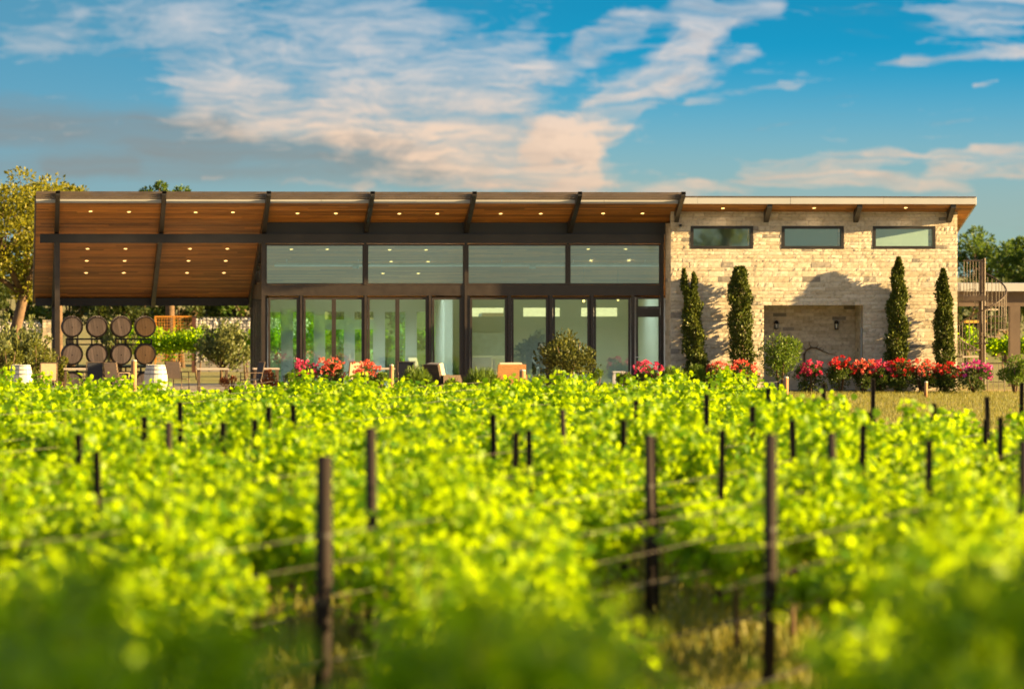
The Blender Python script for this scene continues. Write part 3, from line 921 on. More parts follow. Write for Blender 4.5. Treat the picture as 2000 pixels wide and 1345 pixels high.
# ------------------------------------------------------------------ foliage helpers
LEAF6 = np.array([(0, 0, 0), (0.46, 0.16, 0.10), (0.40, 0.66, 0.14), (0, 1.0, -0.03), (-0.40, 0.66, 0.14), (-0.46, 0.16, 0.10)], np.float32)
LEAF6F = np.array([(0, 1, 2, 3), (0, 3, 4, 5)], np.int32)
LEAF4 = np.array([(0, 0, 0), (0.30, 0.5, 0.07), (0, 1.0, 0), (-0.30, 0.5, 0.07)], np.float32)
LEAF4F = np.array([(0, 1, 2, 3)], np.int32)
NEED = np.array([(-0.055, 0, 0), (0.055, 0, 0), (0.03, 1.0, 0.04), (-0.03, 1.0, 0.04)], np.float32)


def unit(a):
    return a / np.maximum(np.linalg.norm(a, axis=1, keepdims=True), 1e-6)


def leaves(name, P, D, size, mat, shape='leaf6', jit=0.9, smin=0.65, smax=1.3):
    """one mesh of leaves at points P growing along D (both n x 3)"""
    n = len(P); tpl, tf = {'leaf6': (LEAF6, LEAF6F), 'leaf4': (LEAF4, LEAF4F), 'need': (NEED, LEAF4F)}[shape]
    y = unit(D + rng.normal(0, jit, (n, 3)) * 0.5)
    x = unit(np.cross(y, rng.normal(0, 1, (n, 3)))); z = np.cross(x, y)
    s = (size * rng.uniform(smin, smax, n))[:, None, None]
    V_ = (tpl[None, :, 0:1] * x[:, None] + tpl[None, :, 1:2] * y[:, None] + tpl[None, :, 2:3] * z[:, None]) * s + P[:, None]
    k = len(tpl)
    F_ = (tf[None] + (np.arange(n) * k)[:, None, None]).reshape(-1, 4)
    return arr_mesh(name, V_.reshape(-1, 3), F_, mat)


def blob(n, c, r, shell=0.55):
    d = unit(rng.normal(0, 1, (n, 3))); q = rng.uniform(shell ** 3, 1, n) ** (1 / 3)
    return np.asarray(c) + d * q[:, None] * np.asarray(r), d


# ------------------------------------------------------------------ cypresses
def cypress(px, top, base_px, half, label, Y=151.3, blunt=0.0, twin=0.0):
    base = W(base_px, 533, Y); base.z = 0
    zt = WZ(px, top, Y); xt = WX(px, Y) - base.x
    T = thing('cypress_tree', base, label, 'tree', 'slim cypresses against the stone wall')
    m = MB(); m.tube([(0, 0, 0), (xt * .3, 0, zt * .4), (xt, 0, zt * .93)], [0.07, 0.05, 0.012], 7); part('trunk', m, M_treebark, T, True, True)
    n = 8500; h = rng.uniform(0.02, 1, n) ** 0.9
    prof = np.interp(h, [0, 0.06, 0.25, 0.55, 0.8, 0.93, 1.0], [0.55, 0.85, 1.0, 0.92 + .1 * blunt, 0.68 + .3 * blunt, 0.38 + .5 * blunt, 0.05 + .35 * blunt]) * half
    an = rng.uniform(0, 2 * PI, n)
    lump = 0.80 + 0.16 * np.sin(h * 26 + 2.2 * np.sin(an + base.x)) + 0.12 * np.sin(3 * an + h * 17 + base.x * 5)
    r = prof * lump * np.where(rng.uniform(size=n) < .12, rng.uniform(1.0, 1.28, n), rng.uniform(0.66, 1.04, n))
    P = np.stack([np.interp(h, [0, 1], [0, xt]) + r * np.cos(an), r * np.sin(an), h * zt], 1)
    if twin:
        sg = np.where(np.cos(an) > 0, 1.0, -1.0); hh = np.clip((h - .78) / .22, 0, 1)
        P[:, 0] += sg * hh * twin; P[:, 2] -= np.where(sg > 0, hh * .12, 0)
    tuft = []
    for q in range(9):
        a_ = rng.uniform(0, 2 * PI); h_ = rng.uniform(.12, .9); r_ = half * rng.uniform(.95, 1.2) * (1 - .5 * h_)
        k_ = 60; tuft.append(np.array([xt * h_ + r_ * math.cos(a_), r_ * math.sin(a_), h_ * zt]) + rng.normal(0, 1, (k_, 3)) * np.array([.035, .035, .08]))
    tuft = np.concatenate(tuft); P = np.concatenate([P, tuft]); an = np.concatenate([an, np.arctan2(tuft[:, 1], tuft[:, 0] - xt * .5)]); n = len(P)
    D = np.stack([np.cos(an) * 0.45, np.sin(an) * 0.45, np.ones(n)], 1)
    link('crown', leaves('crown', P, D, 0.085, L_cyp, 'leaf4', 0.8), None, T)
    return T


cypress(1345, 527, 1362, 0.34, 'leaning cypress beside the glass hall, leftmost of the four on the stone wall', twin=.13)
cypress(1444, 523, 1450, 0.36, 'bushy flat-topped cypress just left of the stone niche', blunt=.8)
cypress(1755, 505, 1750, 0.34, 'tallest cypress, just right of the stone niche')
cypress(1842, 528, 1846, 0.31, 'slim cypress at the right corner of the stone wall')


# ------------------------------------------------------------------ shrubs
def shrub(name, px, py_top, half_px, Y, label, mat, cat='shrub', n=1600, size=0.07, shape='leaf4', group=None, zlow=0.0, sq=1.0, trunk=True, dep=None, up=0.5, z0=0.0, parts=None, jit=0.9):
    base = W(px, 533, Y); base.z = z0
    zt = WZ(px, py_top, Y) - z0; hw = half_px * 0.0153 * Y / 153
    T = thing(name, base, label, cat, group)
    if trunk:
        m = MB()
        for q in range(4):
            an = q * 1.7 + px
            m.tube([(0.03 * math.cos(an), 0.03 * math.sin(an), 0), (hw * .25 * math.cos(an), hw * .25 * math.sin(an), zt * 0.45), (hw * .5 * math.cos(an), hw * .5 * math.sin(an), zt * 0.8)], [0.03, 0.02, 0.008], 6)
        part('stems', m, M_bark, T, True, True)
    cs, zr = [], (zt - zlow) / 2
    k = max(5, int(n / 160))
    Pl, Dl = [], []
    for q in range(k):
        d = unit(rng.normal(0, 1, (1, 3)))[0] * rng.uniform(0.35, 0.78)
        c_ = np.array([d[0] * hw, d[1] * (dep or hw), zlow + zr + d[2] * zr * sq])
        rr = min(hw, zr) * rng.uniform(0.30, 0.52)
        P, D = blob(n // k, c_, (rr, rr, rr * 0.9), 0.3)
        Pl.append(P); Dl.append(D)
    P = np.concatenate(Pl); D = np.concatenate(Dl) + np.array([0, 0, up])
    P[:, 2] = np.clip(P[:, 2], 0.02, zt)
    link('foliage', leaves('foliage', P, D, size, mat, shape, jit), None, T)
    return T, base, hw, zt


def mound(px, py_top, half_px, Y, label, n=2600, mat=None):
    """clipped round herb with upright needles"""
    base = W(px, 533, Y); base.z = 0
    zt = WZ(px, py_top, Y); hw = half_px * 0.0153 * Y / 153
    T = thing('rosemary_shrub', base, label, 'shrub', 'round rosemary shrubs by the terrace')
    m = MB(); m.tube([(0, 0, 0), (0.02, 0, zt * .5)], [0.05, 0.02], 6); part('stem', m, M_bark, T, True, True)
    d = unit(rng.normal(0, 1, (n, 3))); d[:, 2] = np.abs(d[:, 2])
    q = rng.uniform(0.62, 0.98, n)[:, None] * (1 + 0.05 * np.sin(7 * d[:, 0:1] + 5 * d[:, 2:3]))
    P = d * q * np.array([hw, hw, zt * 0.93])
    P[:, 2] -= 0.05
    link('foliage', leaves('foliage', P, d * 0.9 + np.array([0, 0, 0.6]), 0.15, mat or L_herb, 'need', 0.55), None, T)


def rose(px, py_top, half_px, Y, label, petal, nfl=42, n=1000, zlow=0.15, flow=0.50):
    T, base, hw, zt = shrub('rose_bush', px, py_top + 5, half_px * 1.22, Y, label, L_rose, 'rose bush', n * 2, 0.07, 'leaf4', 'flowering roses by the wall and terrace', 0.0)
    Vs, Fs, k = [], [], 0
    Pl, Dl = [], []
    for q in range(nfl):
        while True:
            x, y = rng.uniform(-1, 1, 2)
            if x * x + y * y < 1:
                break
        z = zt * (flow + (1.10 - flow) * rng.uniform(0, 1) ** 0.55) * (1 - 0.18 * (x * x))
        yy = -abs(y) if rng.uniform() < 0.7 else y
        c_ = np.array([x * hw * 0.95, yy * hw * 0.95, z])
        P, D = blob(9, c_, (0.026, 0.026, 0.02), 0.2)
        Pl.append(P); Dl.append(D + np.array([0, -0.3, 0.6]))
    link('blossoms', leaves('blossoms', np.concatenate(Pl), np.concatenate(Dl), 0.052, petal, 'leaf6', 0.7), None, T)
    return T


mound(812, 711, 33, 148.0, 'round bright green rosemary in front of the navy chair')
mound(1316, 711, 30, 149.0, 'round rosemary shrub at the left foot of the stone wall')
mound(1360, 708, 24, 149.8, 'darker rosemary shrub right beside the leaning cypress')
mound(940, 714, 40, 147.4, 'loose feathery rosemary between the wicker lounge chair and orange armchair')
shrub('olive_shrub', 1108, 642, 64, 149.6, 'dark airy tree-like shrub in front of the glass doors', L_olive, 'shrub', 4200, 0.095, 'leaf4', None, 0.15)
shrub('privet_shrub', 1524, 643, 44, 150.4, 'round yellow-green shrub at the left side of the stone niche', L_herb, 'shrub', 3600, 0.07, 'leaf4', None, 0.3)
shrub('boxwood_shrub', 1982, 690, 34, 148.5, 'rounded green shrub at the right edge beyond the roses', L_herb, 'shrub', 1900, 0.075, 'leaf4')
shrub('barberry_shrub', 524, 716, 24, 147.6, 'reddish barberry shrub left of the pink roses', L_red, 'shrub', 800, 0.06)
shrub('barberry_shrub', 452, 722, 20, 147.9, 'low reddish barberry beneath the pavilion table', L_red, 'shrub', 600, 0.06)
shrub('barberry_shrub', 1090, 716, 26, 147.5, 'low purplish flowering shrub at the foot of the dark airy shrub', L_rose, 'shrub', 700, 0.06)
for px, top, hw_, lab, pet in ((592, 703, 26, 'pink rose bush right of the reddish barberry', P_pink), (644, 698, 26, 'rose bush with coral pink blooms before the third glass door', P_coral),
                              (712, 705, 28, 'rose bush beside the tan terrace chair', P_coral)):
    rose(px, top, hw_, 147.4, lab, pet, 46)
for px, top, hw_, lab, pet in ((1262, 704, 30, 'dark pink rose bush before the narrow glass door', P_pink), (1404, 708, 22, 'coral rose bush between the two left cypresses', P_coral),
                              (1452, 704, 28, 'coral rose bush at the foot of the flat-topped cypress', P_coral), (1583, 705, 26, 'rose bush under the bare climbing branch, first of the right-hand roses', P_pink),
                              (1642, 697, 26, 'tall red rose bush in front of the niche', P_red), (1688, 702, 26, 'coral rose bush at the right side of the niche', P_coral),
                              (1722, 704, 20, 'small pink rose bush left of the tallest cypress', P_pink), (1757, 701, 24, 'red rose bush at the foot of the tallest cypress', P_red),
                              (1800, 702, 28, 'large coral rose bush between the two right cypresses', P_coral), (1848, 708, 26, 'red rose bush at the foot of the corner cypress', P_red),
                              (1902, 704, 34, 'magenta rose bush at the foot of the spiral stair', P_mag)):
    rose(px, top, hw_, 149.7, lab, pet, 46, 1100)
for px, top, hw_, lab in ((1052, 722, 24, 'low leafy shrub left of the dark airy shrub'), (1165, 716, 22, 'low leafy shrub right of the dark airy shrub'), (1222, 712, 18, 'loose yellowish shrub beside the white side table'),
                         (742, 720, 18, 'small leafy shrub under the terrace table'), (886, 724, 20, 'low leafy shrub in front of the dark wicker armchair'), (560, 722, 18, 'small leafy shrub between barberry and pink roses')):
    shrub('leafy_shrub', px, top, hw_, 146.8, lab, L_herb, 'shrub', 900, 0.07, 'leaf4', 'low shrubs along the terrace')
# bare climbing branch inside the niche
br = thing('climbing_branch', (WX(1571, YN - 0.06), YN - 0.06, 0), 'bare arching climber branch against the back of the niche', 'plant')
m = MB(); pts = [W(1571, y, YN - 0.06) for y in (764, 715, 692)] + [W(x, y, YN - 0.05) for x, y in ((1575, 684), (1584, 678.5), (1594, 679), (1606, 685), (1618, 690), (1631, 692))]
m.tube(pts, [0.03, 0.026, 0.024, 0.022, 0.02, 0.018, 0.016, 0.012, 0.006], 7); part('stem', m, M_bark, br, True)
m = MB()
for (x, y, dx_, dy_) in ((1575, 684, -6, -10), (1584, 678, -4, -12), (1594, 679, 5, -8), (1598, 681, 8, -4), (1571, 692, -9, -6), (1606, 685, 3, -6)):
    m.tube([W(x, y, YN - 0.05), W(x + dx_ * .6, y + dy_ * .4, YN - 0.07), W(x + dx_, y + dy_, YN - 0.08)], [0.012, 0.008, 0.003], 5)
part('twig', m, M_bark, br, True)


# junipers round the pavilion
def juniper(px, top, half_px, Y, label, n=2600, zlow=0.15):
    base = W(px, 533, Y); base.z = 0; zt = WZ(px, top, Y); hw = half_px * 0.0153 * Y / 153
    T = thing('juniper_shrub', base, label, 'shrub', 'feathery junipers round the pavilion')
    m = MB(); Pl, Dl = [], []
    nb = 26
    for q in range(nb):
        an = rng.uniform(0, 2 * PI); rr = hw * rng.uniform(0.45, 1.0); ht = zt * (1.0 - 0.6 * (rr / hw) ** 2 * rng.uniform(0.4, 1.0)) * rng.uniform(0.75, 1.0)
        tip = np.array([rr * math.cos(an), rr * math.sin(an), max(ht, zlow + 0.3)]); st = np.array([0, 0, zlow + rng.uniform(0, 0.25) * zt])
        mid = st * 0.5 + tip * 0.5 + np.array([tip[0] * .2, tip[1] * .2, -0.08])
        m.tube([st, mid, tip], [0.022, 0.012, 0.004], 5)
        k = n // nb; t_ = rng.uniform(0.25, 1.0, k)[:, None]
        P = (1 - t_) ** 2 * st + 2 * t_ * (1 - t_) * mid + t_ ** 2 * tip
        P = P + rng.normal(0, 1, (k, 3)) * (0.05 + 0.10 * (1 - t_)) * hw
        Pl.append(P); Dl.append(np.repeat((tip - mid)[None], k, 0) * 1.5 + rng.normal(0, .25, (k, 3)))
    m.tube([(0, 0, 0), (0, 0, zlow + 0.25 * zt)], [0.05, 0.035], 7)
    part('stems', m, M_bark, T, True, True)
    P = np.concatenate(Pl); P[:, 2] = np.maximum(P[:, 2], 0.03)
    link('foliage', leaves('foliage', P, np.concatenate(Dl), 0.13, L_jun, 'leaf4', 0.5), None, T)


juniper(432, 613, 60, 168.5, 'feathery juniper standing before the pale gabion wall', 3400, 0.3)
juniper(236, 600, 38, 169.0, 'yellowish juniper rising behind the stacked barrels', 2200)
juniper(36, 598, 64, 151.2, 'big feathery juniper at the left edge beside the pavilion', 3400)
juniper(-20, 612, 50, 149.8, 'juniper cut off by the left edge of the picture', 2400)
shrub('privet_shrub', 72, 652, 36, 150.6, 'leafy shrub at the foot of the front pavilion column', L_bush, 'shrub', 2400, 0.07)
shrub('privet_shrub', 122, 676, 20, 151.6, 'small leafy shrub between the column and the lower barrels', L_bush, 'shrub', 1200, 0.07)
shrub('privet_shrub', 18, 664, 36, 149.4, 'low dense shrub behind the far left white barrel', L_bush, 'shrub', 1900, 0.07)


# ------------------------------------------------------------------ trees
def tree(name, base, height, crown_c, crown_r, label, mat, n=9000, size=0.16, clumps=46, tr=0.22, group=None, lean=(0, 0), bark=None, seed=1, inner=0.35):
    r = np.random.RandomState(seed)
    T = thing(name, base, label, 'tree', group)
    cc_ = np.array(crown_c); cr = np.array(crown_r)
    m = MB(); fork = np.array([lean[0] * .5, lean[1] * .5, max(0.6, cc_[2] - cr[2] * 0.75)])
    m.tube([(0, 0, 0), (lean[0] * .15, lean[1] * .15, fork[2] * .5), fork], [tr * 1.25, tr, tr * .85], 9)
    Pl, Dl = [], []
    limbs = []
    for q in range(6):
        an = q * 2 * PI / 6 + r.uniform(-.4, .4)
        e = cc_ + cr * np.array([math.cos(an) * .5, math.sin(an) * .5, r.uniform(-.3, .3)])
        md = fork * .5 + e * .5 + np.array([0, 0, r.uniform(-.2, .3)])
        m.tube([fork, md, e], [tr * .6, tr * .4, tr * .22], 7); limbs.append((md, e))
    for q in range(clumps):
        d = unit(r.normal(0, 1, (1, 3)))[0]; rad = r.uniform(inner, 0.95)
        c_ = cc_ + d * cr * rad
        md, e = min(limbs, key=lambda le: np.linalg.norm(le[1] - c_))
        s_ = md + (e - md) * r.uniform(.3, 1)
        m.tube([s_, (s_ + c_) / 2 + r.normal(0, .08, 3), c_], [tr * .16, tr * .1, tr * .04], 5)
        rr = float(np.mean(cr)) * r.uniform(0.16, 0.30)
        k = n // clumps
        dd = unit(r.normal(0, 1, (k, 3))); P = c_ + dd * (r.uniform(0.15, 1, k) ** .5)[:, None] * np.array([rr, rr, rr * .7])
        Pl.append(P); Dl.append(dd + np.array([0, 0, .25]))
    part('trunk', m, bark or M_treebark, T, True, True)
    link('crown', leaves('crown', np.concatenate(Pl), np.concatenate(Dl), size, mat, 'leaf4', .9), None, T)
    return T


def at_ground(px, Y):
    p = W(px, 533, Y); p.z = 0; return p


tree('oak_tree', at_ground(20, 176), 7, (0.1, 0, 4.6), (2.7, 2.2, 2.4), 'large golden-lit oak at the left edge behind the pavilion', L_oak, 15000, 0.13, 84, 0.20, None, (0.9, 0), seed=3)
tree('oak_tree', at_ground(112, 180), 7, (0.0, 0, 5.85), (1.5, 1.5, 1.15), 'upper oak crown just left of the pavilion roof corner', L_oak, 5200, 0.13, 34, 0.16, None, (0.1, 0), seed=5)
tree('oak_tree', at_ground(332, 187), 7.2, (0.0, 0, 6.1), (1.25, 1.2, 1.05), 'green treetop rising above the pavilion roof', L_oakg, 4600, 0.13, 26, 0.16, None, (0, 0), seed=8)
tree('oak_tree', at_ground(1945, 214), 6, (-0.6, 0, 3.9), (2.0, 1.8, 1.55), 'airy oak right of the stone wing behind the spiral stair', L_oakg, 6000, 0.15, 40, 0.16, 'oaks beyond the patio', (0, 0), seed=13)
tree('oak_tree', at_ground(2025, 208), 6, (0.0, 0, 3.7), (1.9, 1.8, 1.5), 'dense oak at the right edge behind the patio roof', L_oakg, 6500, 0.15, 40, 0.2, 'oaks beyond the patio', (0, 0), seed=17)
for x, y, h, labx, sd in ((40, 4.5, 15.5, 'unseen oak added near the camera to shade the front vines', 61), (42, 8.8, 14.5, 'unseen oak added right of the front rows to shade them', 62)):  # out-of-view oaks added to cast shade over the front vines
    tree('oak_tree', (x, y, gz(y)), h, (0, 0, h * .6), (4.6, 4.2, h * .38), labx, L_oak, 6500, 0.36, 70, 0.34, 'unseen oaks added for shade right of the vineyard', (0, 0), seed=sd)
k = 0
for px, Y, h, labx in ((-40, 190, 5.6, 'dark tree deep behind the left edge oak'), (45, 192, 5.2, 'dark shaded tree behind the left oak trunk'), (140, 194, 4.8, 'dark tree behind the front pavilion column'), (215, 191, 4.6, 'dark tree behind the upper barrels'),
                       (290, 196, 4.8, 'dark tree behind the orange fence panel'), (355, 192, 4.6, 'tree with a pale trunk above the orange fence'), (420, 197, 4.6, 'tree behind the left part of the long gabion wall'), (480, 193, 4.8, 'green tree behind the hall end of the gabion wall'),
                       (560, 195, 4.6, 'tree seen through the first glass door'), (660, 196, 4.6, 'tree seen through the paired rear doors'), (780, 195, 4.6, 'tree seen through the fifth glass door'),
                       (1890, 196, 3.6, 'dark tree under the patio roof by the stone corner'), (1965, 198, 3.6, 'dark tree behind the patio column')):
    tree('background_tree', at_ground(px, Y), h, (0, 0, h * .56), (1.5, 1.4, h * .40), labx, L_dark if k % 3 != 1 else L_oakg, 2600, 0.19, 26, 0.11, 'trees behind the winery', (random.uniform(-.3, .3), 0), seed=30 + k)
    k += 1


# ------------------------------------------------------------------ gabion walls, fences behind the pavilion
def gabion(px0, px1, ptop, Y, label, dep=0.6):
    x0, x1 = WX(px0, Y), WX(px1, Y); zt = WZ(px0, ptop, Y)
    T = thing('gabion_wall', ((x0 + x1) / 2, Y, 0), label, 'wall', 'gabion walls behind the pavilion')
    core = MB(); core.box(x0 + .06, x1 - .06, Y + 0.06, Y + dep, 0, zt - 0.07); part('core', core, plain('gabion_core', (0.22, 0.21, 0.20), 0.95), T)
    R_ = MB(); r = random.Random(int(px0) + 5)
    tpl = [(0, 0, 1), (0, 0, -1)] + [(math.cos(a) * math.cos(b2), math.sin(a) * math.cos(b2), math.sin(b2)) for b2 in (-.5, .5) for a in (0.2, 1.5, 2.7, 3.9, 5.2)]
    z = 0.4
    while z < zt:
        x = x0
        while x < x1:
            s_ = r.uniform(0.05, 0.085); c_ = (x + s_, Y + 0.06 + r.uniform(-.02, .02), z + r.uniform(-.02, .02)); n0 = len(R_.v)
            for tx, ty, tz_ in tpl:
                q = r.uniform(.75, 1.15)
                R_.v.append((c_[0] + tx * s_ * q, c_[1] + ty * s_ * q * .8, c_[2] + tz_ * s_ * q * .85))
            lo, hi = [n0 + 2 + i for i in range(5)], [n0 + 7 + i for i in range(5)]
            for i in range(5):
                j = (i + 1) % 5
                R_.f += [(n0 + 1, lo[j], lo[i]), (lo[i], lo[j], hi[j], hi[i]), (n0, hi[i], hi[j])]
            x += s_ * 1.75
        z += 0.105
    o = part('rocks', R_, M_rock, T); o['kind'] = 'stuff'
    cg_ = MB()
    for q in range(int((x1 - x0) / 0.5) + 1):
        x = x0 + q * 0.5; cg_.tube([(x, Y - 0.05, 0), (x, Y - 0.05, zt)], 0.006, 4)
    cg_.tube([(x0, Y - 0.05, zt), (x1, Y - 0.05, zt)], 0.008, 4)
    part('cage', cg_, M_cage, T)


gabion(380, 600, 620, 184, 'long wall of pale stacked rocks in wire cages beside the orange fence')
gabion(-60, 76, 626, 183, 'short wall of pale rocks behind the juniper at the left edge')
px_ = W(91, 600, 183); pil = thing('stone_pillar', (px_.x, 183, 0), 'tan stone gate pillar just left of the front pavilion column', 'pillar')
x0, x1 = WX(83, 183), WX(100, 183); zt = WZ(90, 627, 183); r = random.Random(4); z = 0.0
m = MB(); m.box(x0 + .02, x1 - .02, 183.02, 183.28, 0, zt - .02); part('core', m, M_mortar, pil)
while z < zt:
    h = r.uniform(.1, .18); xm = x0 + (x1 - x0) * r.uniform(.35, .65)
    for a, b_ in ((x0, xm), (xm, x1)):
        m = MB(); o_ = r.uniform(0, .03); m.box(a + .006, b_ - .006, 183 - o_, 183.1, z + .006, min(z + h, zt + .05) - .006); part('stone', m, M_stone, pil)
    z += h


def mesh_fence(px0, px1, ptop, Y, label, mat, vert=9, horiz=13, group=None, name='mesh_fence'):
    x0, x1 = WX(px0, Y), WX(px1, Y); zt = WZ(px0, ptop, Y)
    T = thing(name, ((x0 + x1) / 2, Y, 0), label, 'fence', group)
    for x in (x0, (x0 + x1) / 2, x1):
        m = MB(); m.box(x - .025, x + .025, Y - .025, Y + .025, 0, zt); part('post', m, mat, T)
    m = MB(); m.box(x0 + .026, x1 - .026, Y - .02, Y + .02, zt - .05, zt + .005); part('top_rail', m, mat, T)
    m = MB()
    for q in range(horiz):
        z = .4 + (zt - .5) * q / (horiz - 1); m.tube([(x0, Y, z), (x1, Y, z)], 0.009, 4)
    for q in range(vert):
        x = x0 + (x1 - x0) * (q + .5) / vert; m.tube([(x, Y + .012, .35), (x, Y + .012, zt - .03)], 0.007, 4)
    part('mesh_grid', m, mat, T)


mesh_fence(303, 376, 617, 183, 'orange metal mesh fence panel right of the upper barrels', M_fenceo, 14, 15)
mesh_fence(112, 152, 626, 184, 'dark metal gate behind the upper left barrels', M_steel, 12, 4, None, 'metal_gate')
m = MB(); x = WX(379, 183); pp = thing('fence_post', (x, 183, 0), 'dark red fence post between orange panel and gabion wall', 'post'); m.box(x - .07, x + .07, 182.93, 183.07, 0, WZ(379, 619, 183)); part('shaft', m, plain('dark_red_post', (.08, .025, .018), .7), pp)
m = MB(); m.box(x - .085, x + .085, 182.915, 183.085, WZ(379, 619, 183), WZ(379, 617.4, 183)); part('cap', m, M_steel, pp)

# low white shed added to whiten the view through the hall's high rear windows
xa, xb, ysh = WX(890, 192), WX(1240, 192), 192.0
T = thing('added_white_shed', ((xa + xb) / 2, ysh, 0), 'low white outbuilding added to whiten the view through the hall rear windows', 'shed')
m = MB(); m.box(xa, xb, ysh, ysh + 4, 0, 2.7); part('wall', m, plain('white_render', (0.80, 0.79, 0.76), 0.9), T)
m = MB(); m.box(xa - .2, xb + .2, ysh - .3, ysh + 4.3, 2.7, 2.85); part('roof', m, M_roof, T)
m = MB(); m.box(xa + 1.0, xa + 1.9, ysh - .03, ysh - .002, 0, 2.05); part('door', m, M_fascia2, T)

# ------------------------------------------------------------------ barrels on racks


def barrel_profile(r0, r1, L):
    return [(r0 + (r1 - r0) * math.sin(PI * (0.12 + .76 * i / 10)) ** 1.0 * 1.0, -L / 2 + L * i / 10) for i in range(11)]


BC = [141, 189.5, 237, 284]; YBAR = 156.0
bar0 = thing('wine_barrel', (0, 0, 0), '', 'barrel', 'oak barrels stacked under the pavilion')
LB = 0.92; prof = []
for i in range(11):
    t_ = i / 10; prof.append((0.272 + 0.068 * math.sin(PI * t_), (t_ - .5) * LB))
m = MB(); m.lathe(prof, 'Y', (0, 0, 0), 28); part('staves', m, M_stave, bar0, True, True)
for t_, wd in ((0.03, .045), (.15, .04), (.3, .04), (.7, .04), (.85, .04), (.97, .045)):
    rr = 0.272 + 0.068 * math.sin(PI * t_); yy = (t_ - .5) * LB
    m = MB(); m.lathe([(rr - .01, yy - wd / 2), (rr + .006, yy - wd / 2), (rr + .006, yy + wd / 2), (rr - .01, yy + wd / 2)], 'Y', (0, 0, 0), 28, False); part('hoop', m, M_hoop, bar0, True, True)
m = MB(); m.lathe([(0.300, -LB / 2 - .012), (0.300, -LB / 2 + .02), (0.274, -LB / 2 + .02), (0.274, -LB / 2 - .012), (0.300, -LB / 2 - .012)], 'Y', (0, 0, 0), 28, False)
part('chime', m, M_stave, bar0, False, True)
hz = []
xx = -0.272; r = random.Random(2)
while xx < 0.27:                                                  # the head's boards, each its own piece
    wd = r.uniform(.07, .10); x1 = min(xx + wd, .272)
    m = MB(); pts = []
    for a in np.linspace(0, 1, 4):
        x = xx + .0015 + (x1 - xx - .003) * a; hh = math.sqrt(max(.272 ** 2 - x * x, 1e-5)); pts.append((x, hh))
    yo = -LB / 2 - .004 - r.uniform(0, .004)
    n0 = len(m.v)
    for x, hh in pts:
        m.v += [(x, yo, -hh), (x, yo, hh)]
    for x, hh in pts:
        m.v += [(x, yo + .02, -hh), (x, yo + .02, hh)]
    for i in range(3):
        m.f.append((2 * i, 2 * i + 2, 2 * i + 3, 2 * i + 1))
        m.f.append((2 * i + 1, 2 * i + 3, 8 + 2 * i + 3, 8 + 2 * i + 1)); m.f.append((2 * i, 8 + 2 * i, 8 + 2 * i + 2, 2 * i + 2))
    m.f += [(0, 1, 9, 8), (6, 14, 15, 7)]
    part('head_board', m, M_head, bar0, False, True); xx = x1
m = MB(); m.lathe([(.02, 0), (.02, -.012), (.012, -.014)], 'Y', (0, -LB / 2 - .006, -.02), 10); part('bung', m, M_stave, bar0, False, True)
rows_ = [(638, 'top'), (692, 'middle'), (747, 'bottom')]; cols_ = ['leftmost', 'second from the left', 'third from the left', 'rightmost']
first = True
brown = {(0, 3), (1, 3)}
for ri, (py, rn) in enumerate(rows_):
    for ci, px in enumerate(BC):
        c_ = W(px, py, YBAR)
        o = bar0 if first else copy_tree(bar0); first = False
        o.location = (c_.x, YBAR + LB / 2 + 0.0, c_.z); o.rotation_euler = (0, random.uniform(-.25, .25), 0)
        o['label'] = 'dark oak barrel in the %s row of the stack, %s' % (rn, cols_[ci])
        if (ri, ci) in brown:
            for ch in o.children:
                if ch.name.startswith('head_board'):
                    ch.data = ch.data.copy(); ch.data.materials[0] = M_headb
for ri, (pyt, rn) in enumerate(((668, 'upper'), (722.5, 'middle'), (776, 'lowest'))):
    for si, (a, b_) in enumerate(((129, 201), (225, 297))):
        x0, x1 = WX(a, YBAR), WX(b_, YBAR); zt = WZ(150, pyt - 7, YBAR); zb = max(WZ(150, pyt + 6, YBAR), 0.03)
        T = thing('barrel_rack', ((x0 + x1) / 2, YBAR + LB / 2, zb), '%s black steel barrel rack of the %s stack' % (rn, ('left', 'right')[si]), 'rack', 'steel barrel racks')
        for yy in (YBAR + .2, YBAR + LB - .2):
            m = MB(); m.box(x0, x1, yy - .02, yy + .02, zt - .045, zt); part('rail', m, M_lantern, T)
            m = MB(); m.box(x0, x1, yy - .02, yy + .02, zb, zb + .035); part('rail', m, M_lantern, T)
            for f_ in (0.0, .28, .69, .97):
                x = x0 + (x1 - x0) * f_; m = MB(); m.box(x, x + .035, yy - .018, yy + .018, zb + .035, zt - .045); part('upright', m, M_lantern, T)
        for x in (x0 + .02, x1 - .02):
            m = MB(); m.box(x - .02, x + .02, YBAR + .22, YBAR + LB - .22, zb + .002, zb + .03); part('cross_bar', m, M_lantern, T)

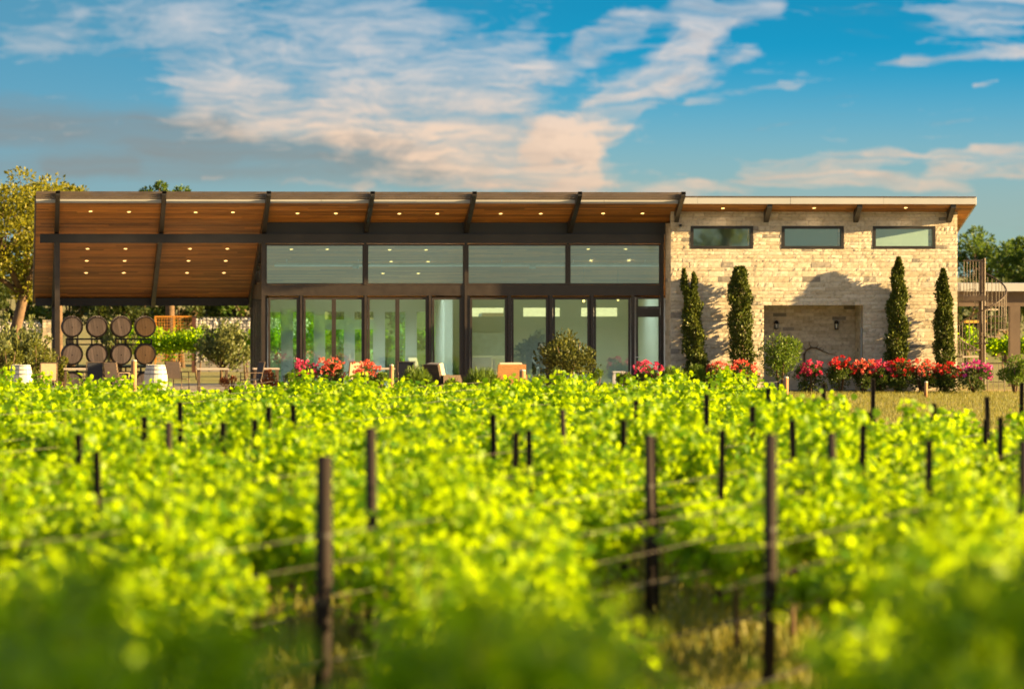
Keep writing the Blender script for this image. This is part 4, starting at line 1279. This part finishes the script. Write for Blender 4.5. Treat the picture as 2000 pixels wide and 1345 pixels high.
# upright whitewashed barrels used as tables
for px, lab in ((41, 'upright whitewashed barrel at the far left'), (304, 'upright whitewashed barrel in front of the barrel stack')):
    Y = 148.2; x = WX(px, Y); zt = WZ(px, 712, Y); T = thing('barrel_table', (x, Y, 0.02), lab, 'barrel', 'upright white barrels on the terrace')
    prof = [(0.265 + .075 * math.sin(PI * i / 10), .0 + (zt - .02) * i / 10) for i in range(11)]
    ns = 18
    for k in range(ns):                                            # staves one by one
        m = MB(); a0, a1 = 2 * PI * k / ns + .012, 2 * PI * (k + 1) / ns - .012
        for rr, h in prof:
            for a in (a0, (a0 + a1) / 2, a1):
                m.v.append((rr * math.cos(a), rr * math.sin(a), h))
        for i in range(10):
            for j in range(2):
                q = i * 3 + j; m.f.append((q, q + 1, q + 4, q + 3))
        part('stave', m, M_whitebarrel, T, True, True)
    m = MB(); m.lathe([(.255, 0.01), (.255, zt - .045)], 'Z', (0, 0, 0), 24); part('lid', m, M_whitebarrel, T, False, True)
    for t_ in (.04, .16, .3, .7, .84, .96):
        rr = .265 + .075 * math.sin(PI * t_) + .004; h = (zt - .02) * t_
        m = MB(); m.lathe([(rr - .008, h - .02), (rr, h - .02), (rr, h + .02), (rr - .008, h + .02)], 'Z', (0, 0, 0), 24, False); part('hoop', m, M_greyhoop, T, True, True)


# ------------------------------------------------------------------ terrace furniture
def bx(mb, c, h, rx=0.0):
    return mb.rot_box(c, h, Matrix.Rotation(rx, 3, 'X'))


def sling_chair(px, Y, rz, label, fabric, zoff=0.02):
    """outdoor dining chair, built facing -Y"""
    T = thing('patio_chair', (WX(px, Y), Y, zoff), label, 'chair', 'sling chairs on the terrace', rz)
    m = MB(); bx(m, (0, 0.0, .43), (.23, .23, .012), .05); part('seat', m, fabric, T, False, True)
    m = MB(); bx(m, (0, .285, .69), (.225, .010, .235), -.20); part('backrest', m, fabric, T, False, True)
    for s in (-1, 1):
        m = MB(); m.tube([(s * .25, -.24, 0), (s * .25, -.22, .62)], .014, 7); part('leg', m, M_chairframe, T, False, True)
        m = MB(); m.tube([(s * .25, .30, 0), (s * .25, .22, .42), (s * .25, .345, .94)], .014, 7); part('leg', m, M_chairframe, T, False, True)
        m = MB(); m.box(s * .25 - .022, s * .25 + .022, -.25, .27, .62, .64); part('armrest', m, M_chairframe, T, False, True)
    m = MB(); m.tube([(-.25, .345, .94), (.25, .345, .94)], .014, 7); m.tube([(-.25, -.23, .42), (.25, -.23, .42)], .012, 7); part('frame', m, M_chairframe, T, False, True)
    return T


sling_chair(92, 148.6, PI + .15, 'tan sling chair beside the far left white barrel', M_sling)
sling_chair(229, 149.4, PI - .7, 'tan sling chair turned away in front of the middle barrels', M_sling)
sling_chair(347, 150.6, PI - .5, 'tan sling chair right of the white barrel table', M_sling)
sling_chair(183, 149.6, PI + .1, 'navy sling chair in front of the lower barrels', M_navy)
sling_chair(490, 149.0, -PI / 2 + .3, 'dark sling chair by the hall corner', M_navy)
sling_chair(688, 149.4, PI + .4, 'tan sling chair between the coral rose bushes', M_sling)
sling_chair(794, 149.6, PI - .1, 'navy sling chair behind the round rosemary', M_navy)


def table(px0, px1, Y, label, zt=.74):
    x0, x1 = WX(px0, Y), WX(px1, Y); T = thing('patio_table', ((x0 + x1) / 2, Y, .02), label, 'table', 'tables on the terrace')
    h = (x1 - x0) / 2
    m = MB(); m.box(-h, h, -.4, .4, zt - .04, zt); part('tabletop', m, M_table, T, False, True)
    for sx in (-1, 1):
        for sy in (-1, 1):
            m = MB(); m.box(sx * (h - .06) - .03, sx * (h - .06) + .03, sy * .33 - .03, sy * .33 + .03, 0, zt - .04); part('leg', m, M_chairframe, T, False, True)


table(124, 178, 150.6, 'stone-topped table in front of the left barrel stack')
table(384, 446, 150.2, 'stone-topped table under the pavilion near the juniper')
table(494, 545, 150.4, 'table at the glass corner of the hall')
table(728, 770, 150.2, 'table between tan and navy chairs')


def lounge(px, Y, rz, label, wick):
    T = thing('wicker_armchair', (WX(px, Y), Y, .02), label, 'armchair', 'wicker armchairs on the terrace', rz)
    m = MB(); m.box(-.42, .42, -.4, .4, .04, .32); part('base', m, wick, T, False, True)
    m = MB(); bx(m, (0, .395, .58), (.40, .035, .29), -.22); bk_ = part('backrest', m, M_wickerd, T, False, True)
    rot_ = Matrix.Rotation(-.22, 3, 'X')
    for q in range(9):
        cz = -.27 + q * .067; c_ = Vector((0, .40, .58)) + rot_ @ Vector((0, .028, cz))
        m = MB(); m.rot_box(c_, (.42 + (.008 if q % 2 else 0), .028, .030), rot_); part('weave_band', m, wick, bk_, False, True)
    for s in (-1, 1):
        m = MB(); m.box(s * .42 - .07, s * .42 + .07, -.42, .36, .321, .56); part('armrest', m, wick, T, False, True)
        for yy in (-.36, .36):
            m = MB(); m.box(s * .36 - .03, s * .36 + .03, yy - .03, yy + .03, 0, .04); part('foot', m, M_steel, T, False, True)
    m = MB(); m.box(-.34, .34, -.42, .26, .325, .45); part('seat_cushion', m, M_cushion, T, False, True)
    m = MB(); bx(m, (0, .28, .66), (.33, .07, .25), -.25); part('back_cushion', m, M_cushion, T, False, True)


lounge(868, 148.8, PI / 2 + .5, 'dark wicker armchair with cream cushions, seen from the side', M_wickerd)
lounge(992, 148.8, PI + .15, 'orange-brown wicker armchair seen from behind, cream cushion on top', M_wicker)
T = thing('side_table', (WX(1208, 148.6), 148.6, .02), 'small white side table before the glass doors', 'table')
m = MB(); m.box(-.18, .18, -.18, .18, .62, .66); part('tabletop', m, M_white, T, False, True)
for sx in (-1, 1):
    for sy in (-1, 1):
        m = MB(); m.box(sx * .13 - .03, sx * .13 + .03, sy * .13 - .03, sy * .13 + .03, 0, .62); part('leg', m, M_white, T, False, True)

# round wooden end posts with pale tops
for px, py, hw_, lab in ((261, 703, 5.5, 'round wooden end post in front of the third barrel'), (764, 712, 4.5, 'round orange wooden post by the terrace table'), (1020, 722, 6, 'round wooden post just right of the orange wicker armchair'),
                         (1535, 736, 4.5, 'short round wooden post under the yellow-green shrub'), (1612 + 196, 745, 3.5, 'slim pale-topped wooden post in front of the right roses')):
    Y = 144.0; x = WX(px, Y); zt = WZ(px, py, Y); rr = hw_ * .0144
    T = thing('wooden_post', (x, Y, 0), lab, 'post', 'round wooden trellis end posts')
    m = MB(); m.tube([(0, 0, 0), (0.01, 0, zt - .03)], [rr * 1.08, rr], 12); part('shaft', m, M_woodpost, T, True, True)
    m = MB(); m.lathe([(rr * 1.01, zt - .03), (rr * .95, zt - .005), (rr * .5, zt + .01)], 'Z', (0.01, 0, 0), 12); part('top', m, M_posttop, T, True, True)

# ------------------------------------------------------------------ person sitting inside the hall
pc = W(1056, 533, 157.2)
P_ = thing('person', (pc.x, 157.2, 0.03), 'dim seated person with dark hair seen through the glass behind the airy shrub', 'person')
joints = {'pel': ((0, 0, .58), (.15, .12)), 'sp': ((0, .02, .80), (.14, .10)), 'ch': ((0, .01, 1.0), (.165, .11)), 'nk': ((0, 0, 1.14), (.05, .05)), 'hd': ((0, -.03, 1.24), (.075, .085)), 'tp': ((0, -.02, 1.33), (.07, .08)),
          'hl': ((-.1, -.02, .55), (.085, .085)), 'kl': ((-.13, -.45, .57), (.065, .065)), 'al': ((-.13, -.45, .14), (.045, .045)), 'fl': ((-.13, -.62, .06), (.04, .035)),
          'hr': ((.1, -.02, .55), (.085, .085)), 'kr': ((.13, -.45, .57), (.065, .065)), 'ar': ((.13, -.45, .14), (.045, .045)), 'fr': ((.13, -.62, .06), (.04, .035)),
          'sl': ((-.19, .01, 1.04), (.06, .06)), 'el': ((-.25, -.06, .78), (.045, .045)), 'wl': ((-.14, -.28, .70), (.032, .032)), 'gl': ((-.10, -.38, .68), (.035, .02)),
          'sr': ((.19, .01, 1.04), (.06, .06)), 'er': ((.25, -.06, .78), (.045, .045)), 'wr': ((.14, -.28, .70), (.032, .032)), 'gr': ((.10, -.38, .68), (.035, .02))}
jn = list(joints); E_ = [('pel', 'sp'), ('sp', 'ch'), ('ch', 'nk'), ('nk', 'hd'), ('hd', 'tp'), ('pel', 'hl'), ('hl', 'kl'), ('kl', 'al'), ('al', 'fl'), ('pel', 'hr'), ('hr', 'kr'), ('kr', 'ar'), ('ar', 'fr'),
                         ('ch', 'sl'), ('sl', 'el'), ('el', 'wl'), ('wl', 'gl'), ('ch', 'sr'), ('sr', 'er'), ('er', 'wr'), ('wr', 'gr')]
me = bpy.data.meshes.new('body'); me.from_pydata([joints[j][0] for j in jn], [(jn.index(a), jn.index(b2)) for a, b2 in E_], [])
body = link('body', me, M_shirt, P_)
sk = body.modifiers.new('Skin', 'SKIN')
if me.skin_vertices:
    for i, j in enumerate(jn):
        me.skin_vertices[0].data[i].radius = joints[j][1]
        me.skin_vertices[0].data[i].use_root = (i == 0)
body.modifiers.new('Subdivision', 'SUBSURF').render_levels = 2
m = MB(); m.lathe([(.02, 1.13), (.06, 1.15), (.078, 1.20), (.082, 1.27), (.072, 1.33), (.04, 1.365), (.005, 1.372)], 'Z', (0, -.035, 0), 16); part('face', m, M_skin, P_, True, True)
m = MB(); m.lathe([(.088, 1.25), (.094, 1.30), (.082, 1.36), (.045, 1.39), (.005, 1.395)], 'Z', (0, -.015, 0), 16); part('hair', m, M_hair, P_, True, True)
T = thing('chair', (pc.x, 157.25, 0.03), 'indoor chair under the seated person behind the glass', 'chair')
m = MB(); m.box(-.24, .24, -.2, .26, .40, .45); part('seat', m, M_frame, T, False, True)
m = MB(); m.box(-.24, .24, .23, .27, .451, .9); part('backrest', m, M_frame, T, False, True)
for sx in (-1, 1):
    for yy in (-.17, .23):
        m = MB(); m.box(sx * .2 - .02, sx * .2 + .02, yy - .02, yy + .02, 0, .40); part('leg', m, M_frame, T, False, True)
T = thing('sofa', (WX(954, 158.6), 158.6, 0.03), 'low beige sofa inside the hall before the hearth', 'sofa')
m = MB(); m.box(-.75, .75, -.35, .35, .08, .42); part('seat', m, M_cushion, T, False, True)
m = MB(); m.box(-.75, .75, .2, .35, .421, .95); part('backrest', m, M_cushion, T, False, True)
for s in (-1, 1):
    m = MB(); m.box(s * .84 - .085, s * .84 + .085, -.35, .35, .08, .62); part('armrest', m, M_cushion, T, False, True)
    for yy in (-.3, .3):
        m = MB(); m.box(s * .7 - .03, s * .7 + .03, yy - .03, yy + .03, 0, .08); part('foot', m, M_steel, T, False, True)

# ------------------------------------------------------------------ spiral stair and patio at the right
YST = 154.2; sx0 = WX(1915.5, YST); RS = 0.80
st = thing('spiral_stair', (sx0, YST, 0), 'brown steel spiral stair with curved handrail at the right end of the stone wing', 'staircase')
zland = WZ(1915, 577, YST)
m = MB(); m.tube([(sx0, YST, 0), (sx0, YST, WZ(1915, 507, YST))], 0.065, 14); part('centre_pole', m, M_stairsteel, st, True)
rise = zland / 14.0
th0 = PI / 2 + .1; dth = math.radians(30)
rail = []
for k in range(13):
    z = zland - rise * (k + 1); a0 = th0 - dth * k; a1 = a0 - dth * 1.05
    m = MB(); p0 = [Vector((sx0 + .05 * math.cos(a), YST + .05 * math.sin(a), z)) for a in (a0, a1)]; p1 = [Vector((sx0 + RS * math.cos(a), YST + RS * math.sin(a), z)) for a in (a0, a1)]
    q = [p0[0], p0[1], p1[1], p1[0]]; up = Vector((0, 0, .045))
    m.hexa([v - up for v in q] + q); part('tread', m, M_stairsteel, st)
    for f_ in (0.08, .42, .78):
        a = a0 - dth * f_; zr = z + rise * (1 - f_) + .86
        m = MB(); m.tube([(sx0 + (RS - .02) * math.cos(a), YST + (RS - .02) * math.sin(a), z - .03), (sx0 + (RS - .02) * math.cos(a), YST + (RS - .02) * math.sin(a), zr)], .012, 6); part('baluster', m, M_stairsteel, st)
for k in range(0, 13 * 6 + 1):
    a = th0 - dth * k / 6; z = zland - rise * k / 6 + .86
    rail.append((sx0 + (RS - .02) * math.cos(a), YST + (RS - .02) * math.sin(a), z))
m = MB(); m.tube(rail, .026, 8); part('handrail', m, M_stairsteel, st, True)
xl = WX(1873, YST); m = MB(); m.box(xl, sx0 + .05, YST - .7, YST + .75, zland - .16, zland); part('landing', m, M_stairsteel, st)
zr = WZ(1890, 509.5, YST)
for yy in (YST - .66,):
    m = MB(); m.tube([(xl, yy, zr), (sx0, yy, zr)], .022, 8); m.tube([(xl, yy, zland + .08), (sx0, yy, zland + .08)], .015, 6); part('landing_rail', m, M_stairsteel, st)
    for k in range(7):
        x = xl + (sx0 - .06 - xl) * (k + .3) / 6.6; m = MB(); m.tube([(x, yy, zland), (x, yy, zr)], .013, 6); part('baluster', m, M_stairsteel, st)
m = MB(); m.tube([(sx0 - .02, YST - .66, 0), (sx0 - .02, YST - .66, WZ(1915, 504, YST))], .045, 8); part('post', m, M_stairsteel, st)

YP = 158.0
pat = thing('patio_cover', (WX(1960, YP), YP, 0), 'flat brown patio roof with white edge on a thick column at the right edge', 'patio cover')
xa, xb = WX(1872, YP), WX(2160, YP)
m = MB(); m.box(xa, xb, YP - .45, YP + 5, WZ(1960, 568.5, YP), WZ(1960, 553, YP)); part('roof', m, M_white, pat)
m = MB(); m.box(xa, xb, YP - .1, YP + .15, WZ(1960, 598, YP), WZ(1960, 568.5, YP) - .003); part('beam', m, M_fascia2, pat)
for p in (1981, 2120):
    m = MB(); x = WX(p, YP); m.box(x - .16, x + .16, YP - .16, YP + .16, 0, WZ(1960, 598, YP) - .002); part('column', m, M_fascia2, pat)
g0 = W(1905, 628, 156.6); T = thing('hanging_lamp', g0, 'yellowish bar lamp hanging behind the spiral stair', 'lamp')
m = MB(); m.box(-.34, .34, -.05, .05, -.04, .04); part('shade', m, plain('mustard_lamp_shade', (.55, .33, .06), .6), T, False, True)
m = MB()
for s in (-.25, .25):
    m.tube([(s * .3, 0, .40), (s, 0, .04)], .006, 5)
m.box(-.1, .1, -.02, .02, .40, .43); m.tube([(0, 0, .41), (0, 0, 1.0), (0, 1.3, 1.0)], .012, 5); part('chain', m, M_steel, T, False, True)
T = thing('metal_railing', (WX(1945, 150.6), 150.6, 0), 'low metal railing between the magenta roses and the right shrub', 'railing')
for q in range(4):
    m = MB(); x = -.25 + q * .17; m.tube([(x, 0, 0), (x, 0, .86)], .016 if q in (0, 3) else .01, 6); part('bar', m, M_stairsteel, T, False, True)
m = MB(); m.tube([(-.27, 0, .86), (.28, 0, .86)], .018, 6); m.tube([(-.25, 0, .3), (.26, 0, .3)], .01, 6); part('rail', m, M_stairsteel, T, False, True)

# ------------------------------------------------------------------ vineyard
KROW = 0.29
rowdir = (Rv * KROW + Fv).normalized(); row_ang = math.atan2(rowdir.y, rowdir.x)


def vine_meshes(seed, n=2000):
    global rng
    keep = rng; rng = np.random.RandomState(seed)
    r = np.random.RandomState(seed + 50)
    m = MB(); b0 = np.array([r.uniform(-.05, .05), 0, 0]); b1 = np.array([r.uniform(-.1, .1), r.uniform(-.04, .04), .45]); b2 = np.array([r.uniform(-.06, .06), 0, .88])
    m.tube([b0, b1, b2], [.034, .026, .024], 7)
    for s in (-1, 1):
        m.tube([b2, (s * .3, r.uniform(-.03, .03), .93), (s * .88, r.uniform(-.04, .04), .92)], [.02, .016, .010], 6)
    Pl, Dl = [], []
    ns = 22
    for q in range(ns):
        x = -0.9 + 1.8 * (q + r.uniform(0, 1)) / ns
        top = 1.20 + r.uniform(-.25, .22) + (r.uniform(.12, .36) if r.uniform() < .26 else 0)
        side = r.uniform(-1, 1) * .29
        e = np.array([x + r.uniform(-.2, .2), side, top]); s_ = np.array([x, 0, .92]); md = (s_ + e) / 2 + np.array([0, side * .25, .1])
        droop = e + np.array([r.uniform(-.15, .15), side * .7, -r.uniform(0.1, .75)]) if r.uniform() < .55 else e
        m.tube([s_, md, e], [.007, .005, .003], 4, False)
        k = n // ns; t_ = r.uniform(.05, 1.0, k)[:, None]
        P = (1 - t_) ** 2 * s_ + 2 * t_ * (1 - t_) * md + t_ ** 2 * e
        sel = r.uniform(size=k) < .3
        P[sel] = e + (droop - e) * r.uniform(0, 1, (sel.sum(), 1))
        P = P + r.normal(0, 1, (k, 3)) * np.array([.09, .10, .07])
        Pl.append(P)
        Dl.append(np.stack([r.normal(0, .5, k), np.sign(P[:, 1] + 1e-3) * .7 + r.normal(0, .4, k), r.uniform(-.7, .5, k)], 1))
    for q in range(5):
        x = r.uniform(-.85, .85); b_ = np.array([x, r.uniform(-.15, .15), 1.1]); e = b_ + np.array([r.uniform(-.12, .12), r.uniform(-.1, .1), r.uniform(.3, .55)])
        m.tube([b_, (b_ + e) / 2, e], [.006, .005, .003], 4, False); t_ = np.linspace(.1, 1, 16)[:, None]
        Pl.append(b_ + (e - b_) * t_ + r.normal(0, .022, (16, 3))); Dl.append(r.normal(0, 1, (16, 3)) + np.array([0, 0, .2]))
    P = np.concatenate(Pl); P[:, 2] = np.maximum(P[:, 2], .42)
    tm = bpy.data.meshes.new('trunk'); tm.from_pydata([tuple(v) for v in m.v], [], m.f); tm.materials.append(M_bark); tm.polygons.foreach_set('use_smooth', [True] * len(tm.polygons))
    lm_ = leaves('foliage', P, np.concatenate(Dl), .080, L_vine, 'leaf6', .7, .4, 1.45)
    rng = keep
    return tm, lm_


VM = [vine_meshes(200 + i) for i in range(8)]
ROWS = [-37.2, -35.2, -33.2, -31.2, -29.2, -27.2, -25.2, -23.2, -21.3, -19.6, -17.5, -15.4, -13.4, -11.4, -9.5, -7.5, -5.6, -3.8]
NV = 0


def vine(x, y, label, group, rz, sc_=1.0):
    global NV
    NV += 1
    tm, lm_ = VM[random.randrange(8)]
    T = thing('grapevine', (x, y, gz(y)), label, 'grapevine', group, rz + (PI if random.random() < .5 else 0))
    T.scale = (1, 1, sc_)
    link('trunk', tm, None, T); link('foliage', lm_, None, T)


FEAT = [(0, 'the far left white barrel'), (120, 'the front pavilion column'), (190, 'the barrel stack'), (300, 'the white barrel table'), (400, 'the gabion wall'), (505, 'the hall corner'), (555, 'the first glass door'),
        (625, 'the pink roses'), (720, 'the tan terrace chair'), (810, 'the round rosemary'), (880, 'the dark wicker armchair'), (992, 'the orange armchair'), (1108, 'the dark airy shrub'), (1210, 'the white side table'),
        (1266, 'the narrow glass door'), (1340, 'the leaning cypress'), (1404, 'the left coral roses'), (1450, 'the flat-topped cypress'), (1524, 'the yellow-green shrub'), (1583, 'the niche'), (1642, 'the tall red roses'),
        (1690, 'the niche corner'), (1755, 'the tallest cypress'), (1800, 'the large coral roses'), (1846, 'the corner cypress'), (1915, 'the spiral stair'), (1985, 'the right shrub')]
ORD = ['first', 'second', 'third', 'fourth', 'fifth', 'sixth', 'seventh', 'eighth', 'ninth', 'tenth', 'eleventh', 'twelfth', 'thirteenth', 'fourteenth', 'fifteenth', 'sixteenth', 'seventeenth', 'eighteenth', 'nineteenth', 'twentieth', 'twenty-first', 'twenty-second', 'twenty-third', 'twenty-fourth']


def feat(px):
    return min(FEAT, key=lambda q: abs(q[0] - px))[1]


span = {}; spots = []
for ri, o_ in enumerate(ROWS):
    d = 14.5 + random.uniform(0, 1.5); lo = hi = None
    while d < 99:
        px = 1000 + FPX * (o_ / d + KROW)
        dmax = 98 if px < 1545 else 77
        lat = lambda q: (px - q) / FPX * d
        gap = (d < 43.2 and abs(lat(635)) < .78) or (d < 52.5 and -.55 < lat(1268) < .50) or (d < 44 and abs(lat(1500)) < .50) or (d < 27 and 900 < px < 1330)
        if -260 < px < 2260 and d < dmax and not gap:
            spots.append((d, px, o_)); lo = d if lo is None else lo; hi = d
        d += 1.72
    if lo is not None:
        span[ri] = (o_, lo - 1, hi + 1)
for d, px in ((17.3, 1060), (17.0, -60), (18.6, 20)):
    spots.append((d, px, (px - 1000) / FPX * d - KROW * d))
cnt = {}
for d, px, o_ in sorted(spots):
    zn = 0 if d < 40 else (1 if d < 68 else 2)
    key = (zn, feat(px)); k = cnt[key] = cnt.get(key, -1) + 1
    lab = (('soft blurred front-row', 'sunlit middle-row', 'sharp sunlit far-row')[zn]) + ' grapevine in line with %s, %s from the front' % (key[1], ORD[min(k, 23)])
    p = C2W(o_ + KROW * d, d)
    vine(p.x + random.uniform(-.08, .08), p.y, lab, ('front vines', 'middle vines', 'far vines')[zn], row_ang + random.uniform(-.06, .06), random.uniform(.74, 1.0) if d < 38 else (random.uniform(.80, 1.16) if d < 66 else random.uniform(.86, 1.04)))
# vines behind the winery, rows running along the building
for Y, p0, p1 in ((170, 290, 500), (174.5, 300, 900), (172, 1870, 2060)):
    x = WX(p0, Y)
    while x < WX(p1, Y):
        ft = feat(1000 + FPX * (Vector((x, Y, 0)).dot(Rv) / Vector((x, Y, 0)).dot(Fv))); k = cnt[(Y, ft)] = cnt.get((Y, ft), -1) + 1
        vine(x, Y + random.uniform(-.1, .1), 'green %s behind the winery in line with %s%s' % ('grapevine' if Y != 174.5 else 'farther-row grapevine', ft, '' if k == 0 else ', %s from left' % ORD[k]), 'vines behind the winery', random.uniform(-.1, .1), random.uniform(.9, 1.1)); x += 1.6

# trellis posts: pixel of the top gives the direction, the height of a post its distance, the row it stands in fixes it
HP = 1.9
POSTS = [(627, 890), (725, 835), (325, 825), (435, 823), (500, 825), (527, 797), (354, 785), (283, 810), (160, 850), (197, 870), (1000, 832), (1035, 835), (1105, 800), (1219, 825),
         (1268, 850), (1282, 843), (1404, 843), (1500, 847), (1378, 770), (1248, 780), (1465, 795), (1498, 762), (1555, 818), (1588, 777), (1608, 752), (1705, 748), (1632, 845), (1677, 830),
         (1693, 815), (1825, 793), (1815, 860), (1918, 825), (1933, 773), (1953, 824), (1990, 860), (1993, 748), (967, 805), (570, 793)]
seen_l = {}
TALL = {(627, 890): 41.0, (725, 835): 45.0, (1268, 850): 50.5, (1500, 847): 42.0, (1990, 860): 45.0, (325, 825): 54.0, (1632, 845): 51.0, (1105, 800): 60.0}
THICK = {(627, 890): .064, (725, 835): .048, (1268, 850): .042, (1500, 847): .052, (1990, 860): .045, (325, 825): .036, (1632, 845): .04, (1105, 800): .032}
pm = MB()                                                     # a rolled steel line post with a row of wire slots
pm.box(-.033, .033, -.004, .004, 0, HP); pm.box(-.033, -.026, -.03, -.004, 0, HP); pm.box(.026, .033, -.03, -.004, 0, HP)
post_me = None; cap_me = None
for px, py in POSTS:
    d = FPX * (HC - HP) / (py - YH)
    hp = HP
    if (px, py) in TALL:                                      # taller row-end posts in front
        d = TALL[(px, py)]; hp = HC - (py - YH) * d / FPX
    else:
        o_ = d * ((px - 1000) / FPX - KROW); rr = min(ROWS, key=lambda q: abs(q - o_)); d2 = rr / ((px - 1000) / FPX - KROW)
        d = d2 if abs(d2 - d) < 3.2 else d
    near = 'tall blurred dark' if d < 55 else ('dark' if d < 64 else 'slim sharp dark')
    key = (near, feat(px)); k = seen_l[key] = seen_l.get(key, -1) + 1
    lab = '%s metal vineyard post in line with %s' % key + ('' if k == 0 else ', %s of them' % ORD[k])
    p = C2W((px - 1000) / FPX * d, d)
    if d > 92:
        continue
    T = thing('vineyard_post', p, lab, 'post', 'dark steel trellis posts', -AZ + random.uniform(-.2, .2))
    T.rotation_euler[0] = random.uniform(-.02, .02); T.rotation_euler[1] = random.uniform(-.025, .025)
    if (px, py) in THICK:
        T['label'] = T['label'].replace('metal', 'round wooden'); q = THICK[(px, py)]; b0 = -.15
        m = MB(); m.tube([(0, 0, b0), (.01, 0, hp * .5), (0, 0, hp - .015)], [q * 1.12, q * 1.04, q], 14); part('shaft', m, M_post, T, True, True)
        m = MB(); m.lathe([(q * 1.0, hp - .015), (q * .9, hp), (q * .4, hp + .004)], 'Z', (0, 0, 0), 14); part('cap', m, M_post, T, True, True)
        for zz in (.92, 1.45):
            m = MB(); m.lathe([(q * 1.16, zz - .02), (q * 1.16, zz + .02), (q * .9, zz + .02), (q * .9, zz - .02), (q * 1.16, zz - .02)], 'Z', (0, 0, 0), 12, False); part('wire_tie', m, M_hose, T, False, True)
        continue
    if post_me is None:
        o = part('shaft', pm, M_post, T, False, True); post_me = o.data
    else:
        link('shaft', post_me, None, T)
    T.scale = (1, 1, hp / HP)
    if cap_me is None:
        hm = MB(); hm.box(-.035, .035, -.032, .006, HP, HP + .006); cap_me = part('cap', hm, M_post, T, False, True).data
    else:
        link('cap', cap_me, None, T)
# wires of each row
for ri, (o_, lo, hi) in span.items():
    lo = max(lo, 38.0)
    if hi - lo < 4:
        continue
    T = thing('trellis_wire', C2W(o_ + KROW * lo, lo, 0), 'trellis wires of the vine row %s, %s from right' % (('ending below ' + feat(1000 + FPX * (o_ / hi + KROW))) if 1000 + FPX * (o_ / hi + KROW) < 1950 else ('starting near ' + feat(1000 + FPX * (o_ / lo + KROW))), ORD[len(ROWS) - 1 - ri]), 'wire', 'trellis wires along the vine rows')
    for zz in (.92, 1.2, 1.45):
        pts = []
        for q in range(13):
            d = lo + (hi - lo) * q / 12; p = C2W(o_ + KROW * d + random.uniform(-.05, .05), d, zz + random.uniform(-.03, .03)); p.z += gz(p.y); pts.append(p)
        m = MB(); m.tube(pts, .0022, 4); part('wire', m, M_wire, T)
    m = MB(); m.tube([C2W(o_ + KROW * (lo + (hi - lo) * q / 12), lo + (hi - lo) * q / 12, .42 + random.uniform(-.03, .03)) for q in range(13)], .010, 5); part('drip_hose', m, M_hose, T)

# lawn blades on the open strip before the roses
n = 52000
Yg = rng.uniform(88, 150.5, n); pxg = rng.uniform(1480, 2040, n)
u = (pxg - 1000) / FPX; t_ = Yg / (math.cos(AZ) - math.sin(AZ) * u)
P = np.stack([t_ * (math.sin(AZ) + math.cos(AZ) * u), Yg, np.zeros(n)], 1)
D = np.stack([rng.normal(0, .3, n), rng.normal(0, .3, n), np.ones(n)], 1)
o = link('lawn_grass', leaves('lawn_grass', P, D, .08, L_grass, 'need', .5), None)
tag(o, 'short dry golden grass in front of the right-hand roses', 'grass', None, 'stuff')
# weeds and dry grass between the near vines
n = 30000
dg = rng.uniform(30, 66, n); xg = rng.uniform(-1.1, 1.1, n) * dg * .1
yg_ = Rv.y * xg + Fv.y * dg
P = np.stack([Rv.x * xg + Fv.x * dg, yg_, np.array([gz(q) for q in yg_])], 1)
D = np.stack([rng.normal(0, .35, n), rng.normal(0, .35, n), np.ones(n)], 1)
o = link('vineyard_grass', leaves('vineyard_grass', P, D, .22, L_grass, 'need', .5), None)
tag(o, 'golden dry grass on the ground between the vine rows', 'grass', None, 'stuff')
print('vines', NV, 'stones', len(allst))
